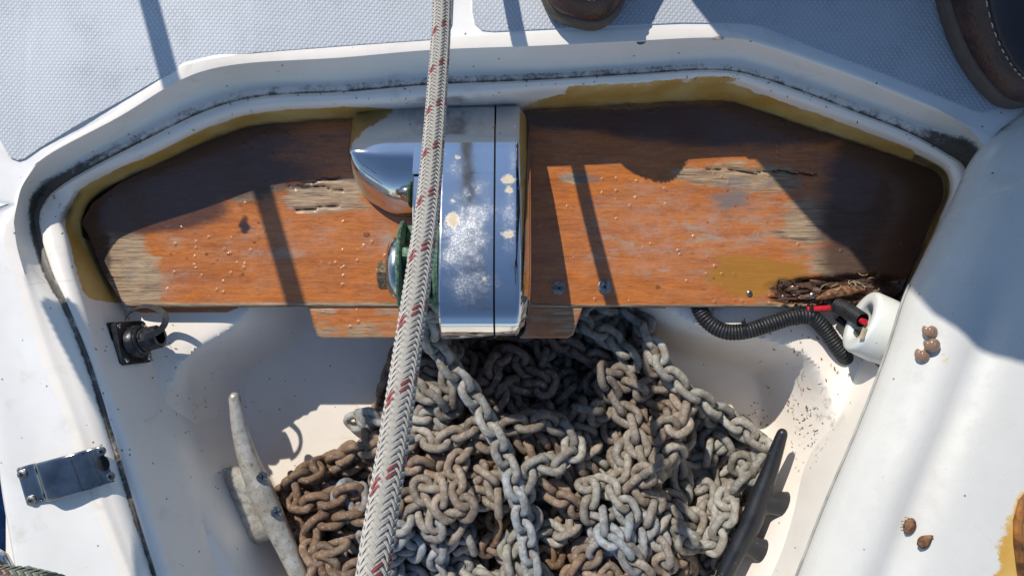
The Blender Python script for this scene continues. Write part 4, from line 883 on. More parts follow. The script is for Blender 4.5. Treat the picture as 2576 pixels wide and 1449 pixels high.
-2481,-2580,146,69,1,572,-817,-2674,-2587,145,63,12,36,997,-2789,-2490,190,724,185,-547,378,-2713,-2570,299,81,685,-684,236,
-2856,-2621,302,8,-104,-929,-354,-2915,-2699,194,674,-114,722,-105,-2881,-2852,150,63,911,-401,-77,-2841,-2994,203,28,-733,5,-680,
-2814,-2949,377,611,536,-246,529,-2666,-2865,460,127,952,240,141,-2563,-2962,524,509,630,-581,-78,-2475,-3126,534,146,-757,636,7,
-2402,-3297,533,647,528,-504,-220,-2301,-3462,544,81,-911,405,-12,-2161,-3608,532,509,767,-300,-252,-2033,-3714,445,157,-865,393,267,
-1924,-3845,334,556,677,-133,-463,-1863,-3991,301,34,-381,924,22,-2044,-4049,276,62,-157,628,760,-2186,-4123,314,214,599,-762,-121,
-2164,-4243,256,128,502,310,-797,-2090,-4315,140,15,-948,6,318,-1996,-4203,123,114,949,146,256,-1921,-4324,174,739,-344,184,-549,
-1843,-4452,234,89,938,89,323,-1818,-4321,281,451,-206,-863,100,-1856,-4244,423,506,-808,-235,-189,-1706,-4243,363,921,-31,325,213,
-1595,-4148,314,739,-453,-498,-30,-1478,-4018,386,842,68,-100,525,-1484,-3842,444,514,-348,-722,306,-1458,-3701,502,974,46,-218,47,
-1346,-3801,583,572,-433,-105,-689,-1226,-3891,561,736,472,185,-448,-1150,-3982,404,829,-35,533,-166,-1145,-4110,282,302,433,54,-847,
-1265,-4160,188,52,296,-672,677,-1394,-4257,262,658,-200,-13,-725,-1498,-4350,266,484,264,706,-444,-1460,-4368,137,387,705,-511,-305,
-1504,-4514,221,394,0,-461,-795,-1612,-4591,160,382,-695,579,190,-1453,-4631,148,505,861,-40,39,-1276,-4582,128,398,-856,-319,78,
-1138,-4445,163,322,846,339,257,-1060,-4501,208,790,-367,487,-70,-928,-4598,110,244,-956,122,104,-814,-4569,169,778,-15,-483,-401,
-807,-4621,302,35,238,585,774,-929,-4527,357,159,-755,-616,159,-795,-4438,336,512,838,-65,179,-606,-4417,356,295,-953,53,46,
-421,-4458,308,352,913,-16,-206,-385,-4371,181,320,-506,94,796,-318,-4228,118,237,-867,-379,221,-238,-4116,154,908,65,-364,-197,
-118,-4213,210,894,-363,260,41,57,-4209,146,827,515,-9,225,14,-4151,280,471,3,-819,327,-43,-4115,454,467,602,-142,632,
14,-4006,599,782,84,-386,482,74,-3857,703,604,588,362,398,161,-3678,696,863,59,83,494,270,-3508,678,631,609,343,336,
378,-3341,703,884,6,-114,453,514,-3315,682,356,724,460,-372,597,-3240,519,769,380,514,3,694,-3178,540,290,-866,399,-84,
805,-3339,514,333,803,-404,-284,899,-3321,381,547,-649,129,512,1055,-3269,341,9,-987,157,39,1183,-3404,332,513,-724,377,-266,
1262,-3381,412,700,581,356,211,1415,-3274,385,8,999,2,-41,1598,-3278,400,550,775,-249,186,1729,-3230,416,148,-648,-747,29,
1610,-3090,468,101,318,721,607,1525,-2982,600,474,-387,-789,-60,1467,-2869,748,57,-510,-655,-555,1346,-2733,799,95,-541,-824,137,
1297,-2547,776,414,425,742,312,1293,-2360,816,290,-697,-656,0,1346,-2184,852,496,591,575,270,1389,-2007,779,73,841,490,-216,
1529,-1938,678,783,441,381,-217,1673,-1959,549,307,894,-194,-263,1737,-1865,449,454,636,622,53,1838,-1709,450,261,-798,-543,13,
1791,-1656,549,617,-629,-231,-413,1964,-1687,575,995,85,38,17,2110,-1569,586,752,-494,-283,332,2237,-1425,585,954,46,53,292,
2325,-1481,517,674,-134,701,189,2314,-1402,358,403,754,455,-249,2452,-1442,391,866,363,-308,-157,2538,-1598,357,183,769,-515,-331,
2658,-1601,294,442,881,-126,109,2802,-1688,365,405,-766,453,-210,2926,-1825,416,472,779,-412,-5,3084,-1924,449,151,-969,172,-93,
3126,-2070,388,143,727,-348,-575,3044,-2173,439,69,153,-890,423,2896,-2229,424,185,-659,711,162,3005,-2348,409,765,-368,-16,-528,
2996,-2501,509,359,-503,468,-632,2957,-2689,470,607,213,44,-765,2955,-2860,443,384,-443,221,-779,2865,-2826,575,188,-423,-773,-434,
2710,-2816,535,107,-259,252,926,2532,-2828,490,115,-122,-823,-542,2419,-2839,589,594,-374,214,-680,2424,-2989,544,259,172,233,-922,
2384,-3137,496,383,-559,339,-653,2321,-3203,614,41,-75,636,767,2123,-3209,571,6,-121,-5,993,1943,-3261,546,197,59,-712,-672,
1766,-3287,595,261,163,-37,951,1586,-3274,623,149,-100,493,851,1439,-3319,596,698,100,113,-700,1411,-3507,540,329,538,-542,-555,
1367,-3700,498,585,202,-96,-780,1370,-3886,506,390,532,-729,-181,1375,-4074,497,546,287,-57,-785,1376,-4250,500,529,372,-746,-158,
1289,-4182,577,55,198,936,284,1101,-4177,552,44,-116,875,-467,1028,-4097,502,245,616,373,649,1003,-3920,497,177,674,717,22,
1085,-3749,470,811,391,302,313,1140,-3638,564,159,-847,-93,-499,1155,-3497,636,783,168,95,591,1122,-3318,633,463,252,780,337,
1070,-3174,518,738,-298,132,591,1201,-3103,537,841,185,-214,462,1095,-3008,585,190,-13,-943,272,980,-3104,675,225,-401,633,-623,
908,-3260,700,53,868,-493,0,935,-3413,753,3,808,-146,570,1032,-3449,904,670,728,-135,48,1203,-3504,874,122,886,-420,-154,
1370,-3557,816,828,537,96,-129,1534,-3567,717,176,895,230,-339,1655,-3674,700,798,415,-300,-317,1674,-3824,672,97,237,-951,-172,
1485,-3867,710,92,-37,-596,-797,1285,-3874,710,23,-15,997,70,1108,-3821,729,20,-263,-618,-741,929,-3757,699,174,139,974,-41,
838,-3866,646,112,596,-340,-718,804,-4033,579,126,-780,613,-3,838,-4225,535,383,645,-446,-489,822,-4405,577,104,554,-806,181,
741,-4565,605,166,544,-484,-665,682,-4641,444,362,-276,772,444,523,-4597,445,38,199,254,946,350,-4528,500,47,-306,-868,-387,
204,-4415,527,544,61,277,790,220,-4243,488,367,791,363,329,340,-4102,567,837,359,-78,405,481,-3979,641,252,885,296,258,
526,-3811,667,462,290,104,832,461,-3666,764,132,-716,-543,-418,373,-3549,878,35,400,163,901,266,-3424,892,157,198,965,75,
176,-3279,841,596,131,702,368,162,-3136,717,298,811,493,-101,324,-3051,696,811,543,42,214,502,-3015,732,28,958,-260,118,
676,-2976,766,653,720,110,209,773,-2878,677,166,-712,-540,417,702,-2707,676,107,425,868,235,648,-2528,711,337,-572,-703,256,
601,-2343,743,122,497,828,228,527,-2159,756,355,-464,-649,488,454,-1973,763,17,497,865,66,351,-1829,728,19,-522,-387,760,
410,-1902,620,948,110,215,-207,472,-1794,588,404,427,800,119,451,-1641,594,275,172,-87,942,408,-1505,600,490,180,848,95,
385,-1514,453,574,-789,141,164,545,-1462,487,900,-26,-196,388,678,-1324,560,661,-617,-414,106,804,-1265,491,923,-208,289,-143,
871,-1256,369,27,531,-497,-686,815,-1265,241,146,341,652,661,703,-1160,361,342,345,-180,855,548,-1134,441,216,83,332,915,
392,-1016,448,476,-45,-421,771,389,-886,577,312,693,122,638,412,-739,533,682,-120,286,663,276,-632,504,84,220,908,346,
98,-596,452,167,-136,557,802,1,-518,316,495,361,750,249,-13,-383,187,812,-245,373,375,139,-356,104,934,261,103,220,
254,-253,165,904,-9,-416,-97,312,-358,302,375,461,-770,234,212,-403,450,487,-274,-755,-344,141,-346,575,171,-305,-590,728,
98,-259,460,549,694,439,156,238,-196,530,488,-865,-34,-106,386,-283,507,447,733,-491,-145,478,-454,565,264,-811,417,-314,
572,-626,611,326,827,-446,-104,729,-737,581,369,-886,278,28,906,-828,545,452,856,-171,-183,1083,-906,487,286,-918,252,106,
1265,-906,442,527,796,262,-141,1296,-897,303,318,551,-397,-662,1320,-1024,318,976,-206,0,66,1516,-1029,335,878,464,-101,50,
1698,-1001,385,946,-202,-130,217,1770,-858,323,826,108,482,270,1736,-703,346,529,56,-231,815,1640,-597,433,229,-461,-7,-858,
1586,-708,579,196,682,-551,439,1664,-767,736,190,-846,-54,-495,1737,-911,767,84,761,-634,-106,1813,-1008,696,521,-251,682,447,
1672,-953,577,143,-217,146,955,1536,-1053,554,117,409,-848,-316,1542,-1200,459,553,542,-15,-632,1482,-1281,356,351,5,-702,-619,
1366,-1300,478,219,282,402,843,1208,-1212,512,168,-37,895,411,1047,-1185,539,332,-223,-13,-916,1067,-1356,562,730,380,-283,-493,
1128,-1491,654,561,-210,-307,-739,1038,-1535,761,414,-505,-753,79,918,-1468,865,40,80,722,686,859,-1491,723,654,-163,714,-188,
830,-1627,594,112,-584,728,341,731,-1691,639,397,637,-659,36,871,-1784,626,904,388,45,-173,1006,-1899,565,429,746,-446,-247,
949,-2003,673,315,28,-615,-722,876,-2115,766,361,669,-516,-394,934,-2277,671,730,342,128,-578,1017,-2407,641,519,451,-725,39,
967,-2517,763,244,106,-494,-828,826,-2631,840,320,238,-910,-116,703,-2559,937,2,-420,-760,-497,539,-2473,916,121,264,943,-162,
392,-2356,860,274,229,678,642,270,-2207,840,14,615,782,-98,204,-2019,819,338,466,683,450,141,-1830,832,217,-525,-798,203,
146,-1643,818,309,731,571,211,85,-1496,740,31,-439,-731,522,-57,-1379,679,175,214,960,55,-216,-1281,644,264,-149,-676,672,
-339,-1151,710,201,-613,-763,-32,-264,-1071,659,512,-257,433,696,-398,-982,572,395,-195,-154,885,-548,-953,542,368,-190,-552,-724,
-716,-1019,595,315,-61,91,-943,-903,-1025,615,52,60,587,806,-1090,-1021,594,297,151,235,-913,-1247,-1119,512,89,317,-585,-741,
-1384,-1243,521,555,-92,83,-823,-1463,-1422,545,536,194,-488,-661,-1537,-1603,582,520,-249,261,-774,-1619,-1774,578,290,216,-170,-917,
-1764,-1872,564,77,397,-513,757,-1780,-1915,699,511,-609,414,-443,-1699,-2071,647,209,-944,232,102,-1612,-2187,630,321,-560,-24,-763,
-1609,-2221,787,500,754,140,403,-1465,-2113,860,272,-945,-170,-63,-1276,-2123,869,369,921,-126,-18,-1097,-2170,829,325,-847,375,192,
-926,-2188,812,271,955,-99,70,-770,-2154,753,211,-860,224,407,-765,-2277,711,939,23,-130,-317,-582,-2302,748,793,608,-20,30,
-430,-2252,837,865,-314,-315,233,-305,-2250,968,799,434,-410,71,-178,-2374,1009,787,-125,14,-604,-160,-2567,1031,494,525,-483,-497,
-196,-2596,910,82,280,680,-673,-381,-2539,923,149,140,-11,979,-567,-2498,942,84,213,723,-652,-736,-2479,843,112,280,-26,-953,
-872,-2487,711,415,459,539,-571,-1026,-2497,661,210,4,-31,-977,-1183,-2545,705,326,476,-543,610,-1330,-2582,821,56,-247,112,-961,
-1487,-2673,849,212,-76,906,-359,-1642,-2663,729,76,382,376,-841,-1794,-2641,601,246,78,890,-376,-1970,-2704,558,267,23,224,-937,
-2161,-2718,568,74,-3,-909,411,-2309,-2633,498,232,-339,-170,896,-2356,-2529,405,306,880,105,-349,-2199,-2609,365,298,-916,257,-76,
-2150,-2759,338,389,419,-776,-269,-2236,-2892,456,131,532,-675,494,-2185,-2994,591,736,454,-392,-313,-2116,-3175,569,88,775,-589,-212,
-2055,-3355,548,819,327,-296,-368,-1950,-3509,537,192,916,-182,-302,-1858,-3406,456,555,667,394,303,-1809,-3272,529,222,-353,-869,-267,
-1926,-3174,660,5,498,370,784,-2043,-3145,772,142,345,-858,-353,-2180,-3290,754,337,171,-220,-899,-2331,-3416,747,217,146,-887,-382,
-2431,-3550,684,382,349,-68,-853,-2443,-3714,596,121,792,-324,-503,-2375,-3857,489,786,458,-146,-389,-2271,-4018,491,372,651,-656,-86,
-2162,-4131,517,969,107,-171,146,-1980,-4079,589,702,679,-28,213,-1800,-4029,562,957,-188,130,181,-1746,-3877,511,475,570,459,489,
-1712,-3705,578,804,86,-217,547,-1589,-3581,652,646,688,171,281,-1506,-3468,584,515,-94,321,789,-1662,-3441,617,252,-162,-818,-491,
-1776,-3454,761,383,-477,-56,-789,-1912,-3428,838,5,-44,943,331,-1922,-3548,749,234,749,-354,-510,-1933,-3727,700,127,-491,862,-19,
-2065,-3839,624,122,-474,576,655,-2188,-3933,672,253,496,-828,66,-2169,-4117,725,669,394,-359,-519,-2120,-4296,683,1,-901,348,260,
-1959,-4354,596,695,696,40,-174,-1767,-4377,575,71,-997,-27,13,-1592,-4312,544,614,667,411,-92,-1493,-4214,563,56,-545,-804,-231,
-1589,-4081,653,25,453,144,880,-1704,-3968,757,27,405,799,443,-1823,-3836,845,263,331,104,901,-1954,-3722,929,139,295,713,620,
-2104,-3595,956,427,57,-13,902,-2217,-3426,977,315,377,616,616,-2317,-3271,907,468,-195,169,845,-2401,-3135,790,589,34,739,326,
-2490,-2980,726,506,-36,47,860,-2597,-2825,690,481,145,635,587,-2678,-2688,568,458,-352,75,813,-2648,-2550,572,380,479,-69,789,
-2676,-2536,716,643,702,-296,78,-2495,-2577,754,51,-996,-34,-63,-2379,-2690,788,513,575,-635,-47,-2280,-2849,832,91,-904,405,-101,
-2145,-2803,836,846,421,327,25,-2066,-2684,808,169,383,908,23,-2072,-2519,762,838,151,381,360,-1940,-2487,675,644,738,-187,80,
-1834,-2557,808,762,143,-470,-423,-1802,-2733,871,308,785,-496,-204,-1673,-2870,818,784,509,-34,-353,-1525,-2994,751,110,926,-295,-208,
-1365,-3006,720,611,708,-205,289,-1228,-3034,698,281,792,-525,-133,-1197,-3210,699,450,314,-131,-826,-1325,-3266,577,284,-325,668,607,
-1459,-3282,639,249,-389,-72,-884,-1615,-3261,722,111,18,812,573,-1727,-3176,815,387,431,242,778,-1729,-3060,908,262,-919,34,-293,
-1566,-3050,996,645,753,105,75,-1397,-2977,961,12,896,426,-125,-1302,-2853,880,560,413,694,-187,-1183,-2748,833,240,-934,-251,86,
-1058,-2806,819,559,559,-612,3,-953,-2915,922,9,951,9,308,-903,-2763,944,720,206,242,617,-973,-2601,959,424,204,728,499,
-1073,-2436,946,568,48,36,821,-941,-2390,960,697,666,-176,200,-843,-2423,1083,665,333,-394,-540,-799,-2610,1095,200,873,-364,-257,
-658,-2642,1057,627,620,-290,372,-536,-2583,1186,87,836,436,322,-593,-2434,1147,536,-61,373,755,-656,-2289,1036,456,321,822,116,
-660,-2117,965,815,49,235,528,-568,-1975,877,647,536,542,13,-440,-1846,870,936,-2,-96,340,-297,-1877,852,334,844,173,-382,
-341,-1763,758,226,468,854,26,-445,-1652,651,188,583,398,-683,-522,-1526,638,109,-752,-650,36,-374,-1487,588,635,-686,245,257,
-256,-1528,643,326,-756,502,-265,-162,-1565,764,502,-599,-433,-449,-245,-1508,900,436,338,48,833,-187,-1345,913,322,836,416,158,
-59,-1205,887,845,380,360,110,75,-1192,759,466,842,-12,-272,252,-1235,706,920,390,-16,32,418,-1187,705,209,824,523,-58,
304,-1084,653,202,99,843,489,156,-966,686,220,-394,-873,186,25,-834,708,184,129,920,320,-135,-832,687,169,488,-750,414,
-219,-949,830,492,224,-830,-135,-285,-1110,906,69,-494,829,-255,-433,-1218,870,74,-353,831,424,-572,-1287,776,330,168,929,-12,
-597,-1131,776,495,394,103,767,-561,-952,781,251,729,633,67,-618,-799,686,541,29,624,564,-715,-721,573,205,-93,922,-315,
-895,-794,524,30,-174,924,339,-1085,-825,491,134,58,921,-360,-1248,-830,509,226,-420,-866,-151,-1261,-667,607,737,-183,-479,440,
-1163,-683,680,921,-311,72,224,-1001,-589,651,725,548,34,417,-1040,-572,792,476,386,-737,285,-917,-661,844,249,-936,238,-69,
-754,-736,886,376,808,-430,148,-721,-885,980,468,-488,577,-458,-736,-1088,961,26,-673,736,69,-738,-1280,926,485,-507,633,-327,
-765,-1438,934,251,83,-964,-3,-893,-1346,1024,544,11,-580,607,-1021,-1262,964,215,335,827,-396,-1171,-1231,850,207,341,124,-909,
-1237,-1261,717,686,634,349,-75,-1062,-1229,719,61,-975,201,-69,-949,-1374,706,392,781,-322,-364,-880,-1554,700,180,-735,637,-148,
-816,-1666,776,544,230,-719,367,-956,-1595,829,70,-54,-181,979,-1137,-1565,770,249,383,695,-555,-1116,-1583,651,237,584,-639,-440,
-1187,-1730,726,619,-224,-294,-693,-1080,-1818,830,919,219,-321,-70,-918,-1853,933,879,-435,-163,-104,-736,-1805,956,928,249,1,276,
-555,-1713,971,810,-541,-154,170,-381,-1673,1033,960,233,-154,-34,-188,-1681,1069,876,-468,18,118,10,-1636,1041,943,302,100,98,
204,-1592,1017,937,-337,7,88,391,-1592,972,863,312,231,-322,543,-1643,870,924,-245,295,-12,658,-1779,849,741,387,-203,-510,
744,-1926,906,674,-185,-187,-690,626,-2054,973,236,235,-852,-404,459,-2105,1021,150,-52,446,881,274,-2132,1055,169,164,-934,-268,
172,-2286,1018,429,373,-288,-771,133,-2459,948,105,-784,576,207,193,-2631,874,506,638,-391,-429,214,-2816,862,150,-492,855,-65,
98,-2967,835,239,287,-796,-476,-24,-3115,855,48,-556,771,-308,-28,-3294,911,472,611,-471,-427,30,-3474,943,74,916,-378,111,
149,-3612,949,546,628,-49,-553,251,-3759,877,138,877,-402,-224,394,-3878,837,869,452,-173,-103,575,-3907,856,161,958,238,-23,
670,-3749,806,718,382,414,408,712,-3558,824,112,769,581,241,780,-3380,890,639,523,141,545,908,-3243,907,234,955,130,130,
1063,-3154,885,938,227,260,0,1244,-3132,791,491,846,146,-152,1439,-3133,762,980,198,19,17,1641,-3133,754,456,890,-14,-13,
1840,-3152,780,966,235,-108,-7,2003,-3244,776,332,883,-294,-155,2129,-3377,729,688,304,109,-650,2060,-3511,609,140,476,-347,-796,
1960,-3603,601,293,120,66,946,1810,-3501,666,112,-461,-657,-585,1820,-3443,835,172,779,63,600,1840,-3310,963,165,-495,-820,-234,
1816,-3156,1017,499,336,744,289,1755,-2997,909,149,532,794,-253,1820,-2881,803,762,392,515,-31,1936,-2817,760,32,902,-429,30,
2100,-2900,734,663,642,145,-355,2239,-2882,737,110,788,596,102,2143,-2750,694,355,134,755,535,1989,-2655,622,117,102,976,-152,
1825,-2604,613,126,-495,-736,-444,1742,-2473,679,152,-741,-571,319,1835,-2330,601,601,699,349,172,1937,-2178,591,111,-692,-713,9,
1940,-1991,635,249,717,443,477,1978,-1814,725,288,-759,-582,-43,1941,-1651,792,515,313,539,589,1882,-1504,689,292,294,889,-195,
1745,-1444,564,392,-140,710,568,1608,-1433,593,230,388,-877,-168,1562,-1620,603,640,249,-276,-673,1647,-1716,707,686,514,-488,163,
1733,-1752,882,828,-149,-524,-137,1836,-1664,1010,851,213,-219,427,1996,-1637,1015,881,-319,189,295,2083,-1520,883,752,302,557,179,
2106,-1381,756,504,-113,333,789,1964,-1262,700,192,279,829,445,1799,-1196,653,14,28,479,878,1634,-1242,736,311,148,-924,-168,
1506,-1200,782,423,-149,774,447,1367,-1107,712,143,424,893,-48,1194,-1042,689,80,-215,-708,-668,1114,-1063,816,487,548,-620,-280,
1176,-1241,790,857,215,15,-468,1284,-1401,765,593,637,-425,-250,1401,-1549,811,958,-88,-88,-258,1465,-1704,881,665,336,-633,-210,
1511,-1879,921,844,84,-94,-520,1600,-2048,895,333,792,-183,-478,1714,-2154,774,893,336,162,-250,1869,-2096,809,194,926,203,253,
1972,-1991,896,505,265,-279,773,1824,-2009,946,404,-69,-229,-883,1778,-2127,1051,6,591,127,796,1688,-2117,1188,127,192,-810,-540,
1568,-2219,1084,262,415,1,-871,1483,-2349,983,68,387,-813,-429,1528,-2456,907,552,686,-431,-197,1666,-2582,915,51,-993,108,-24,
1667,-2711,945,555,129,-764,-302,1583,-2869,984,73,-418,902,-78,1549,-3056,995,551,444,-519,-480,1502,-3221,938,75,-317,907,265,
1354,-3157,985,216,289,347,866,1297,-3018,1016,73,-929,-341,-123,1364,-2845,1054,533,555,467,436,1368,-2650,1057,25,-538,-842,-12,
1254,-2505,1044,485,90,608,622,1124,-2386,965,243,101,964,40,947,-2371,910,131,-69,-579,-801,946,-2450,1008,573,364,-345,-648,
938,-2650,996,699,-192,280,-630,1060,-2707,949,646,727,-200,119,1094,-2777,1051,442,601,-430,-508,1140,-2922,1130,233,891,-278,273,
1275,-3019,1235,771,504,-307,-238,1397,-3169,1220,184,862,-436,-182,1523,-3303,1161,740,471,27,-479,1543,-3444,1046,396,544,-481,-562,
1490,-3622,1003,350,-27,170,-921,1315,-3670,1035,203,-135,-463,-852,1126,-3676,1030,126,131,313,-932,934,-3698,996,143,19,-398,-906,
744,-3748,1030,20,182,-383,905,577,-3833,1059,440,-5,-306,-844,425,-3928,1044,441,89,281,-848,318,-4059,942,95,494,-322,-802,
207,-4155,802,336,248,309,-854,80,-4241,671,5,-443,462,769,-46,-4366,667,438,-71,-88,-892,28,-4493,721,713,542,-445,-7,
164,-4545,708,909,311,-2,279,317,-4433,721,330,811,480,56,483,-4338,749,858,455,-42,233,677,-4295,767,254,964,60,38,
876,-4262,769,918,390,44,63,1078,-4223,770,361,926,104,48,1276,-4174,779,925,360,9,119,1462,-4112,764,374,842,380,-84,
1641,-4053,758,940,288,-46,175,1819,-3975,783,555,786,258,89,1982,-3877,730,961,15,168,219,2143,-3890,638,612,620,247,-424,
2287,-3944,513,936,-1,298,-187,2441,-3906,450,686,677,59,260,2577,-3787,489,745,-34,-99,658,2610,-3592,521,582,491,276,587,
2669,-3409,561,882,-65,-181,430,2763,-3261,636,575,504,-46,643,2698,-3162,771,367,-263,-752,481,2594,-2996,756,472,-189,-116,853,
2553,-2811,734,234,-621,-670,333,2622,-2673,669,896,-399,-78,180,2708,-2545,655,510,-370,-769,107,2622,-2573,804,309,405,-782,359,
2607,-2695,937,588,217,-497,-600,2525,-2873,939,100,474,-839,-247,2444,-3049,917,517,251,-287,-766,2307,-3107,837,76,-55,781,617,
2133,-3078,903,120,244,-25,962,2070,-2973,987,238,-863,-109,-431,
]

# ================================================================ WINDLASS
BACK = [(.203,-.108),(.204,-.096),(.2030,-.084),(.1985,-.0765),(.1610,-.0555),(.1545,-.0522)]
TOPC = [(.1515,-.0512),(.135,-.0440),(.115,-.0355),(.095,-.0280),(.075,-.0205),(.058,-.0150),(.042,-.0110),(.026,-.0078),(.010,-.0056),(-.006,-.0048),(-.018,-.0056),(-.028,-.0085),(-.0365,-.0135)]
FRONT = [(-.0405,-.0175),(-.047,-.0265),(-.0525,-.040),(-.0555,-.055),(-.057,-.075),(-.057,-.126)]
def fine(P, n=3):
    out = []
    for a, b in zip(P, P[1:]):
        for i in range(n): t = i/n; out.append((a[0]+(b[0]-a[0])*t, a[1]+(b[1]-a[1])*t))
    out.append(P[-1]); return out
PROF = fine(BACK, 2)[:-1]+[BACK[-1]]+[tuple(p) for p in catmull(TOPC, 8)]+[tuple(p) for p in catmull(FRONT, 5)]
wl = thing('windlass', 'chrome cased anchor windlass with a green edged chain wheel, bolted on the teak board', 'windlass', at(1190, 560, -.11))
def salt_att(mb, kx):
    s_, c_ = {}, {}
    for i, p in enumerate(mb.v):
        kk = (CZ-p[2])/F; u = p[0]/kk+1288; v = 724.5-p[1]/kk
        a = 0
        for (bu, bv, ru, rv, am) in kx: a = max(a, am*max(0, min(1, 1.25-.75*math.hypot((u-bu)/ru, (v-bv)/rv))))
        s_[i] = a
        a = 0
        for (bu, bv, ru, rv) in [(1138,553,24,26),(1278,452,20,17),(1280,478,13,12),(1277,590,20,16),(1152,395,10,9),(1140,505,8,7),(1218,702,7,6)]:
            a = max(a, max(0, min(1, 1.25-.75*math.hypot((u-bu)/ru, (v-bv)/rv))))
        c_[i] = a
    mb.a['salt'] = s_; mb.a['crust'] = c_
SALT = [(1175,600,75,120,.66),(1150,640,60,60,.6),(1215,480,40,60,.5),(1180,720,80,70,.62),(1150,420,50,50,.4),(1280,560,30,120,.5),(1200,545,50,60,.65),(1290,400,18,60,.5)]
def loft_x(stations, prof, name, parent=wl, mats='chrome', mid=(.07, -.085), angle=24, dense=True):
    mb = MB(); rows = []
    for x, sy, sz in stations: rows.append([Vector((x, mid[0]+(y-mid[0])*(sy if y < mid[0] or name != 'motor_cover' else 1-(1-sy)*.5), mid[1]+(z-mid[1])*sz if z > -.107 else z)) for y, z in prof])
    b = mb.grid(rows); n = len(prof)
    mb.face(*[b+i for i in range(n)]); mb.face(*[b+(len(rows)-1)*n+i for i in range(n)])
    salt_att(mb, SALT); return mb.build(name, mats, parent, angle=angle)
xs = lambda a, b, n: [(a+(b-a)*i/(n-1), 1, 1) for i in range(n)]
cut = [p for p in PROF if p[0] < .1205]
main_front = [(.1205, -.124), (.1205, -.0385)]+cut
e0 = [(-.0752, .965, .95), (-.0749, .985, .975), (-.0742, .996, .993), (-.073, 1, 1)]
loft_x(e0+xs(-.072, -.0192, 34), main_front, 'housing')
# bridge behind the slot, runs on into the motor cover
bridge = [p for p in PROF if p[0] > .1195]+[(.1195, -.0375), (.1193, -.052), (.1193, -.108)]
loft_x(xs(-.1048, -.0192, 20), bridge, 'top_cover')
LOBE = [p for p in PROF if p[0] > .150]+[(.147,-.0492),(.1425,-.0478),(.139,-.0478),(.1368,-.0484),(.1335,-.0496),(.1290,-.0512),(.1235,-.0537),(.1175,-.0570),(.1115,-.0612),(.1055,-.0665),(.0995,-.0735),(.0935,-.082),(.0880,-.091),(.0838,-.100),(.081,-.108)]
st = [(-.1048,1,1),(-.1065,1,1),(-.120,1,1),(-.130,.992,1),(-.138,.965,1),(-.145,.92,.995),(-.152,.855,.985),(-.158,.80,.975),(-.163,.745,.96),(-.167,.69,.945),(-.1705,.63,.92),(-.1735,.56,.88),(-.1755,.48,.83),(-.1766,.38,.76)]
mbL = loft_x(st[::-1], LOBE, 'motor_cover', mid=(.152, -.09), angle=40)
sub = [(x, .978, .965) for x in (-.0205, -.0165)]
loft_x(sub, PROF, 'seam_gasket', mats='dark_gap', mid=(.07, -.10))
e1 = xs(-.0172, .0040, 16)+[(.0062,.998,.997),(.0078,.99,.988),(.0090,.975,.975),(.0118,.955,.93),(.0150,.925,.88),(.0178,.88,.82),(.0198,.80,.74),(.0207,.74,.68),(.0199,.70,.64),(.0205,.64,.58),(.0215,.5,.46),(.0218,.3,.3)]
ec = loft_x(e1, PROF, 'end_cover', mid=(.068, -.09), angle=30)
# chain wheel, clutch cone and nut
RX = Matrix.Rotation(R(-90), 4, 'Y')       # lathe axis Z -> -X
def axM(x, y=.0215, z=-.0655): return Matrix.Translation((x, y, z)) @ RX
mb = MB(); mb.lathe([(.012,-.003),(.047,-.003),(.0505,-.0015),(.0515,.0005),(.0505,.0022),(.046,.0028),(.02,.0035),(.01,.0035)], axM(-.1175), 56); mb.build('wheel_flange', 'green_patina', wl)
mb = MB(); mb.lathe([(.012,-.003),(.047,-.003),(.0485,0),(.047,.0028),(.01,.0035)], axM(-.0800), 48)
for i in range(5):
    a = 2*math.pi*i/5+.35; q = axM(-.098) @ Matrix.Rotation(a, 4, 'Z') @ Matrix.Translation((.034, 0, 0)); mb.prism([(-.006,-.008),(.012,-.005),(.012,.005),(-.006,.008)], -.017, .017, q, bev=.003)
mb.lathe([(.027,-.019),(.024,0),(.027,.019)], axM(-.0985), 32); mb.build('chain_wheel', 'green_patina', wl)
mb = MB(); mb.lathe([(.034,.0),(.0345,.003),(.033,.0075),(.029,.0115),(.024,.0135),(.019,.0140),(.005,.0142)], axM(-.1205), 40); mb.build('clutch_cone', 'steel', wl)
mb = MB(); q = axM(-.134, .0135); hexp = [(.0165*math.cos(math.pi*i/3+.2), .0165*math.sin(math.pi*i/3+.2)) for i in range(6)]; mb.prism(hexp, 0, .011, q, bev=.002); mb.build('wheel_nut', 'bronze', wl, angle=20)
mb = MB(); mb.lathe([(.009,-.018),(.009,.06)], axM(-.06), 24); mb.build('shaft', 'bronze', wl)
# curved stripper arm over the wheel
mb = MB(); rows = []
for i in range(15):
    t = i/14; y = .1175-.085*t; z = -.040-.006+.018*math.sin(math.pi*(.12+.72*t)); rows.append([Vector((x, y, z+dz)) for x, dz in ((-.1045+.001*t,-.006),(-.1042+.001*t,-.001),(-.103+.001*t,0),(-.094,0),(-.0932,-.0015),(-.093,-.006))])
mb.grid(rows, closev=True); salt_att(mb, []); mb.build('chain_stripper', 'chrome', wl)
# black foot under the casing
mb = MB(); mb.prism([(-.110,.085),(-.076,.085),(-.076,-.045),(.012,-.045),(.012,.195),(-.16,.195),(-.16,.12)], -.1105, -.102); mb.build('base_plate', 'dark_gap', wl)

